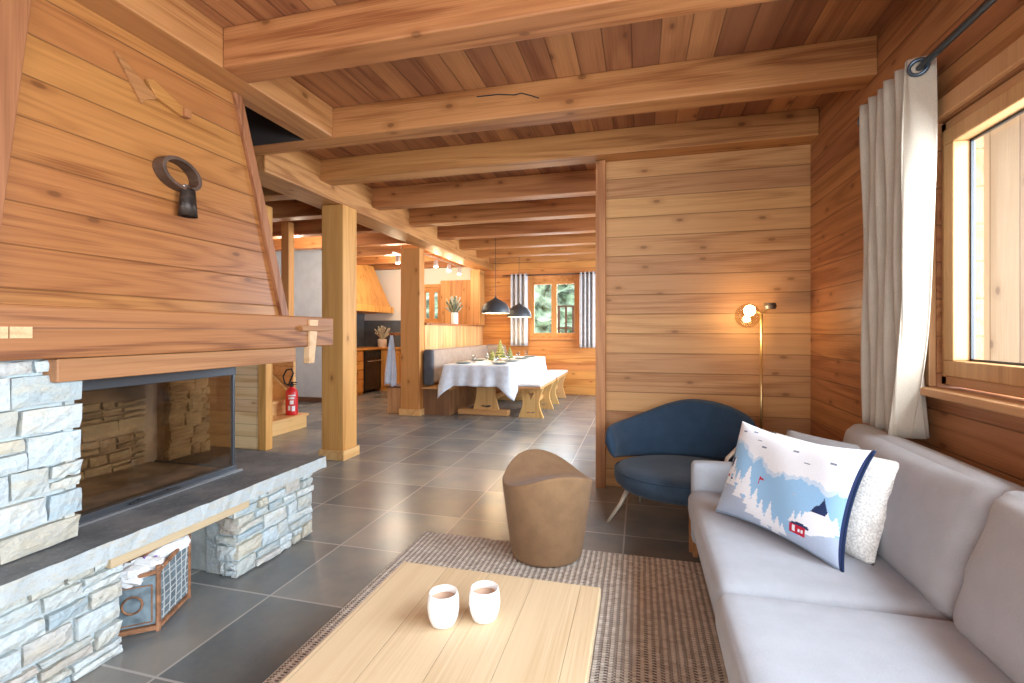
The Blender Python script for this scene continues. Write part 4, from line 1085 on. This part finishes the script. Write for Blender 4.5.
obj('piping', bm, M['blue'], ch, smooth=True)
for (xa, ya, xb, yb) in ((-.06, 3.02, -.19, 2.965), (.52, 2.9, .60, 2.78), (.02, 3.28, .0, 3.36), (.45, 3.28, .50, 3.36)):
    obj('leg', tube(bmesh.new(), [(xa, ya, .215), ((xa + xb) / 2 + (.012 if xa < 0 else 0), (ya + yb) / 2, .11), (xb, yb, 0)], [.014, .012, .008], 10), M['palem'], ch, smooth=True)
bm = bmesh.new(); tube(bm, [(.44, 2.87, .30), (.445, 2.885, .38), (.47, 2.92, .44), (.53, 2.96, .49), (.60, 3.0, .52), (.66, 3.05, .53)], [.011] * 6, 10)
obj('arm_tube', bm, M['palem'], ch, smooth=True)

# ------------------------------------------------------------------ floor lamp
lp = thing('floor_lamp', 'slim brass floor lamp with a glass globe lit in the corner behind the chair', 'lamp', (.775, 3.52, 0))
obj('base', lathe([(.11, 0), (.11, .015), (.02, .02)], (.775, 3.52, 0), 28), M['brass'], lp)
obj('pole', tube(bmesh.new(), [(.775, 3.52, .015), (.775, 3.52, 1.265)], .0085, 12), M['brass'], lp, smooth=True)
def sphere(c, r, n=20, m_=14):
    return lathe([(max(1e-4, r * math.sin(PI * i / m_)), -r * math.cos(PI * i / m_)) for i in range(m_ + 1)], c, n, cap=False)
gl = obj('globe', sphere((.690, 3.505, 1.25), .080, 32, 20), M['globe'], lp, smooth=True)
obj('bulb', sphere((.70, 3.50, 1.285), .036, 20, 12), M['bulb'], gl, smooth=True)
obj('arm', tube(bmesh.new(), [(.775, 3.52, 1.262), (.735, 3.515, 1.28), (.70, 3.51, 1.29)], .007, 8), M['brass'], lp)
obj('dark_disc', lathe([(.034, -.02), (.04, 0), (.034, .02)], (.83, 3.53, 1.315), 18), M['darkm'], lp)  # dark bronze disc on a short arm beside the globe
obj('disc_arm', tube(bmesh.new(), [(.775, 3.52, 1.262), (.82, 3.53, 1.30)], .005, 8), M['brass'], lp)
L = D.lights.new('lamp_glow', 'POINT'); L.energy = 6; L.color = (1, .80, .56); L.shadow_soft_size = .04
o = D.objects.new('lamp_glow', L); C.objects.link(o); o.location = (.70, 3.455, 1.285)

# ------------------------------------------------------------------ sofa
sf = thing('sofa', 'light grey fabric sofa under the window with loose seat and back cushions', 'sofa', (.65, 1.5, .01))
SY0, SY1 = .0, 2.64
sofa_f = obj('base', rbox((.68, (SY0 + SY1) / 2, .165), (.415, (SY1 - SY0) / 2, .085), .03, n=8), M['sofa'], sf, smooth=True)
obj('arm', rbox((.665, 2.60, .29), (.415, .045, .205), .028, (.0, .004, .004), 12), M['sofa'], sf, smooth=True)
obj('back_frame', rbox((1.045, (SY0 + SY1) / 2, .36), (.05, (SY1 - SY0) / 2 - .01, .27), .03, n=8), M['sofa'], sf, smooth=True)
def seat_fn(v, p):
    return v
obj('seat_cushion', rbox((.60, 2.07, .302), (.372, .482, .068), .045, (.006, .004, .012), 16), M['sofa'], sf, smooth=True)
obj('seat_cushion', rbox((.595, 1.085, .306), (.378, .50, .07), .045, (.006, .004, .014), 16), M['sofa'], sf, smooth=True)
def backcush(yc, hy, tilt, zc=.535, xc=.925, hz=.20, rz=0., mat='sofatop'):
    mt = Matrix.Rotation(rz, 4, 'Z') @ Matrix.Rotation(tilt, 4, 'Y')
    rn = random.Random(int(yc * 100))
    def fn(v, p):
        wv = .006 * math.sin(p[1] * 9 + p[2] * 4) * (1 - abs(p[2])) + .004 * math.sin(p[2] * 11 + p[1] * 3)
        v = v.copy(); v.x += -abs(wv); v.z += .012 * (abs(p[1]) ** 4) * p[2] * .8 - .01 * (1 - p[1] ** 2) * max(0, -p[2])
        return v
    return obj('back_cushion', rbox((xc, yc, zc), (.085, hy, hz), .06, (.035, .0, .01), 18, mt, fn=fn), M[mat], sf, smooth=True)
backcush(2.035, .47, math.radians(17))
backcush(1.09, .465, math.radians(17), xc=.915, zc=.54)
for x, y in ((.27, 2.615), (.27, .1), (1.0, 2.615), (1.0, .1)):
    obj('leg', hexa(bmesh.new(), [(x - .012, y - .02, .01), (x + .012, y - .02, .01), (x + .012, y + .02, .01), (x - .012, y + .02, .01)], [(x - .02, y - .02, .17), (x + .02, y - .02, .17), (x + .02, y + .02, .17), (x - .02, y + .02, .17)]), M['mantel'], sf, bevel=.002)
obj('wooden_side', hexa(bmesh.new(), [(.245, 2.648, .0102), (.262, 2.648, .0102), (.262, 2.672, .0102), (.245, 2.672, .0102)], [(.245, 2.648, .245), (.262, 2.648, .245), (.262, 2.672, .245), (.245, 2.672, .245)]), M['mantel'], sf)

# cushions: grid pillow with its own frame
def pillow(name, BL, BR, up, h, thick, mat, label, cat, colfn=None, NU=60, NV=44, ear=.03, mats=None, seed=0, back=None, edge=None):
    BL, BR = Vector(BL), Vector(BR); u_ = (BR - BL); W = u_.length; u_.normalize(); up = Vector(up).normalized(); nrm = u_.cross(up).normalized()
    bm = bmesh.new(); cl = bm.loops.layers.float_color.new('Col') if colfn else None
    def pt(u, v, s):
        a, b = 2 * u - 1, 2 * v - 1
        pin_u = 1 - ear * (1 - b * b) * 2.0 * abs(a) ** 3; pin_v = 1 - ear * (1 - a * a) * 2.4 * abs(b) ** 3
        x = a * pin_u * W / 2; y = b * pin_v * h / 2
        t = thick / 2 * (max(0, 1 - a ** 4) * max(0, 1 - b ** 4)) ** .62
        t += .004 * math.sin(a * 7 + b * 3 + seed) * (1 - a * a) * (1 - b * b)
        return (BL + BR) / 2 + up * (h / 2 + y) + u_ * x + nrm * (t * s)
    sheets = []
    for s in (1, -1):
        sheets.append([[bm.verts.new(pt(i / NU, j / NV, s)) for i in range(NU + 1)] for j in range(NV + 1)])
    for s, g in enumerate(sheets):
        for j in range(NV):
            for i in range(NU):
                f = bm.faces.new((g[j][i], g[j][i + 1], g[j + 1][i + 1], g[j + 1][i]))
                if cl:
                    c = colfn((i + .5) / NU, (j + .5) / NV) if s == 0 else (.03, .06, .17)
                    for lp_ in f.loops: lp_[cl] = (*c, 1)
    bmesh.ops.remove_doubles(bm, verts=bm.verts, dist=.0004)
    o = obj(name, bm, mat, smooth=True); tag(o, label, cat)
    if edge:
        bm = bmesh.new()
        pts = [pt(1, v / 24, 0) for v in range(25)]
        tube(bm, pts, edge, 8); obj('piping', bm, M['navy'], o, smooth=True, label='navy blue side edge')
    return o
def srgb(c): return tuple((q / 255 / 12.92) if q / 255 < .04 else ((q / 255 + .055) / 1.055) ** 2.4 for q in c)
WH, SKY, GR, NV_, RD, DG = srgb((236, 238, 244)), srgb((150, 192, 228)), srgb((176, 190, 212)), srgb((38, 52, 92)), srgb((190, 30, 58)), srgb((120, 130, 150))
rn = random.Random(3)
_wob = [rn.uniform(-1, 1) for _ in range(80)]
def wob(x, f, s):
    q = x * f + s; i = int(math.floor(q)) % 79; t = q - math.floor(q); return _wob[i] * (1 - t) + _wob[i + 1] * t
firs = [(.10, .33, .20, .05), (.04, .28, .2, .04), (.17, .33, .17, .045), (.30, .28, .30, .075), (.25, .24, .2, .05), (.40, .12, .28, .07), (.46, .10, .22, .05), (.53, .07, .25, .06), (.60, .05, .18, .045), (.64, .05, .13, .035),
        (.71, .22, .10, .03), (.80, .25, .12, .035), (.86, .24, .14, .04), (.91, .27, .13, .04), (.96, .25, .15, .04), (.07, .42, .16, .035), (.13, .44, .18, .04), (.22, .36, .15, .035), (.35, .20, .18, .04), (.49, .04, .15, .04), (.57, .02, .14, .04), (.75, .24, .10, .03)]
def snow(u, v):
    if u > .985: return NV_
    ground = .46 - .40 * u / .6 if u < .6 else .06 + (u - .6) * .45
    ground = max(ground, 0) + .015 * wob(u, 30, 2)
    # red house
    if .71 < u < .735 and .145 < v < .20: return WH
    if .69 < u < .80 and .13 < v < .21 - abs(u - .745) * .1: return RD if not (.15 < v < .18 and (.75 < u < .765 or .775 < u < .79)) else WH
    if .70 < u < .82 and .20 < v < .235 - (u - .76) ** 2 * 4: return NV_
    if .395 < u < .40 and .43 < v < .50: return RD
    if .40 < u < .435 and .475 < v < .50 - (u - .40) * .5: return RD
    if .06 < u < .10 and .40 < v < .43: return RD
    if .13 < u < .16 and .38 < v < .40: return NV_
    for fx, fb, fh, fw in firs:
        if fb < v < fb + fh:
            t = (v - fb) / fh; sw = fw * (1 - t) * (.65 + .35 * (1 - ((t * 5) % 1)))
            if abs(u - fx) < sw: return WH
    if v < ground: return GR if v > .03 else srgb((140, 160, 185))
    m1 = .70 - abs(u - .07) * 2.6 + .05 * wob(u, 40, 5)
    if u < .2 and v < m1 and v > .45: return NV_
    m2 = .50 - abs(u - .87) * 2.2 + .06 * wob(u, 40, 9)
    if .76 < u < .97 and v < m2: return NV_ if v > .36 else WH
    cloud = .82 - .3 * u if u < .22 else (.755 - (u - .22) * .62 if u < .55 else .55 + .06 * math.sin((u - .55) * 7))
    cloud += .05 * wob(u, 16, 1) + .02 * wob(u, 45, 7)
    if v > cloud:
        for bx, by in ((.12, .9), (.3, .84), (.36, .78), (.6, .83), (.7, .74), (.86, .80), (.22, .93)):
            if abs(u - bx) < .018 and abs(v - by) < .008: return DG
        return WH
    if abs(v - cloud) < .035 + .02 * wob(u, 30, 4): return tuple((a + b) / 2 for a, b in zip(WH, SKY))
    for bx, by in ((.45, .52), (.68, .45), (.3, .62)):
        if abs(u - bx) < .012 and abs(v - by) < .006: return GR
    return SKY
UP = (.83 * .15, .56 * .15, .385)
pw = pillow('cushion', (.43, 2.30, .375), (.74, 1.84, .375), (.83 * .2, .56 * .2, .36), .37, .13, M['sherpa'], 'white fleecy cushion behind the snow scene cushion on the sofa', 'cushion', NU=30, NV=24, ear=.02, seed=2)
ps = pillow('cushion', (.312, 2.245, .372), (.628, 1.775, .372), UP, .41, .13, M['snowcush'], 'blue and white cushion printed with a snowy mountain village, leaning on the sofa', 'cushion', colfn=snow, NU=150, NV=110, ear=.052, edge=.0055)
pb = pillow('cushion', (.58, 2.47, .42), (.84, 2.14, .42), (.83 * .12, .56 * .12, .30), .29, .09, M['sofatop'], 'beige grey cushion mostly hidden behind the fleecy cushion', 'cushion', NU=24, NV=20, ear=.02, seed=5)

# ------------------------------------------------------------------ light
w = D.worlds.new('sky'); SC.world = w; w.use_nodes = True
bg = w.node_tree.nodes['Background']; bg.inputs[0].default_value = (.80, .90, 1.0, 1); bg.inputs[1].default_value = 3.0
def area(name, loc, rot, sx, sy, e, col):
    L = D.lights.new(name, 'AREA'); L.shape = 'RECTANGLE'; L.size = sx; L.size_y = sy; L.energy = e; L.color = col
    o = D.objects.new(name, L); C.objects.link(o); o.location = loc; o.rotation_euler = rot; return o
area('daylight_side', (1.55, .25, 1.5), (0, math.radians(80), 0), 1.1, 3.3, 330, (.80, .90, 1.0))
area('daylight_dining', (1.5, 6.3, 1.6), (0, math.radians(80), 0), 1.4, 3.4, 380, (.80, .90, 1.0))
area('daylight_front', (-.9, -2.85, 1.35), (math.radians(90), 0, 0), 3.4, 2.1, 150, (.92, .96, 1.0))
area('daylight_back', (-1.5, 9.1, 1.6), (math.radians(-90), 0, 0), .9, 1.05, 25, (.9, .95, 1.0))
for (x, y, e) in ((-4.0, 7.4, 36), (-4.6, 5.6, 40)):  # added warm fill over kitchen and stairs, no fixture there
    L = D.lights.new('interior_fill', 'POINT'); L.energy = e; L.color = (1, .85, .66); L.shadow_soft_size = .12
    o = D.objects.new('interior_fill', L); C.objects.link(o); o.location = (x, y, 2.2)

SC.view_settings.view_transform = 'Standard'; SC.view_settings.look = 'None'; SC.view_settings.gamma = 1; SC.view_settings.exposure = 0.1
SC.view_settings.use_curve_mapping = False
SC.cycles.use_denoising = True; SC.cycles.max_bounces = 10; SC.cycles.diffuse_bounces = 6; SC.cycles.transparent_max_bounces = 12
SC.cycles.sample_clamp_indirect = 6
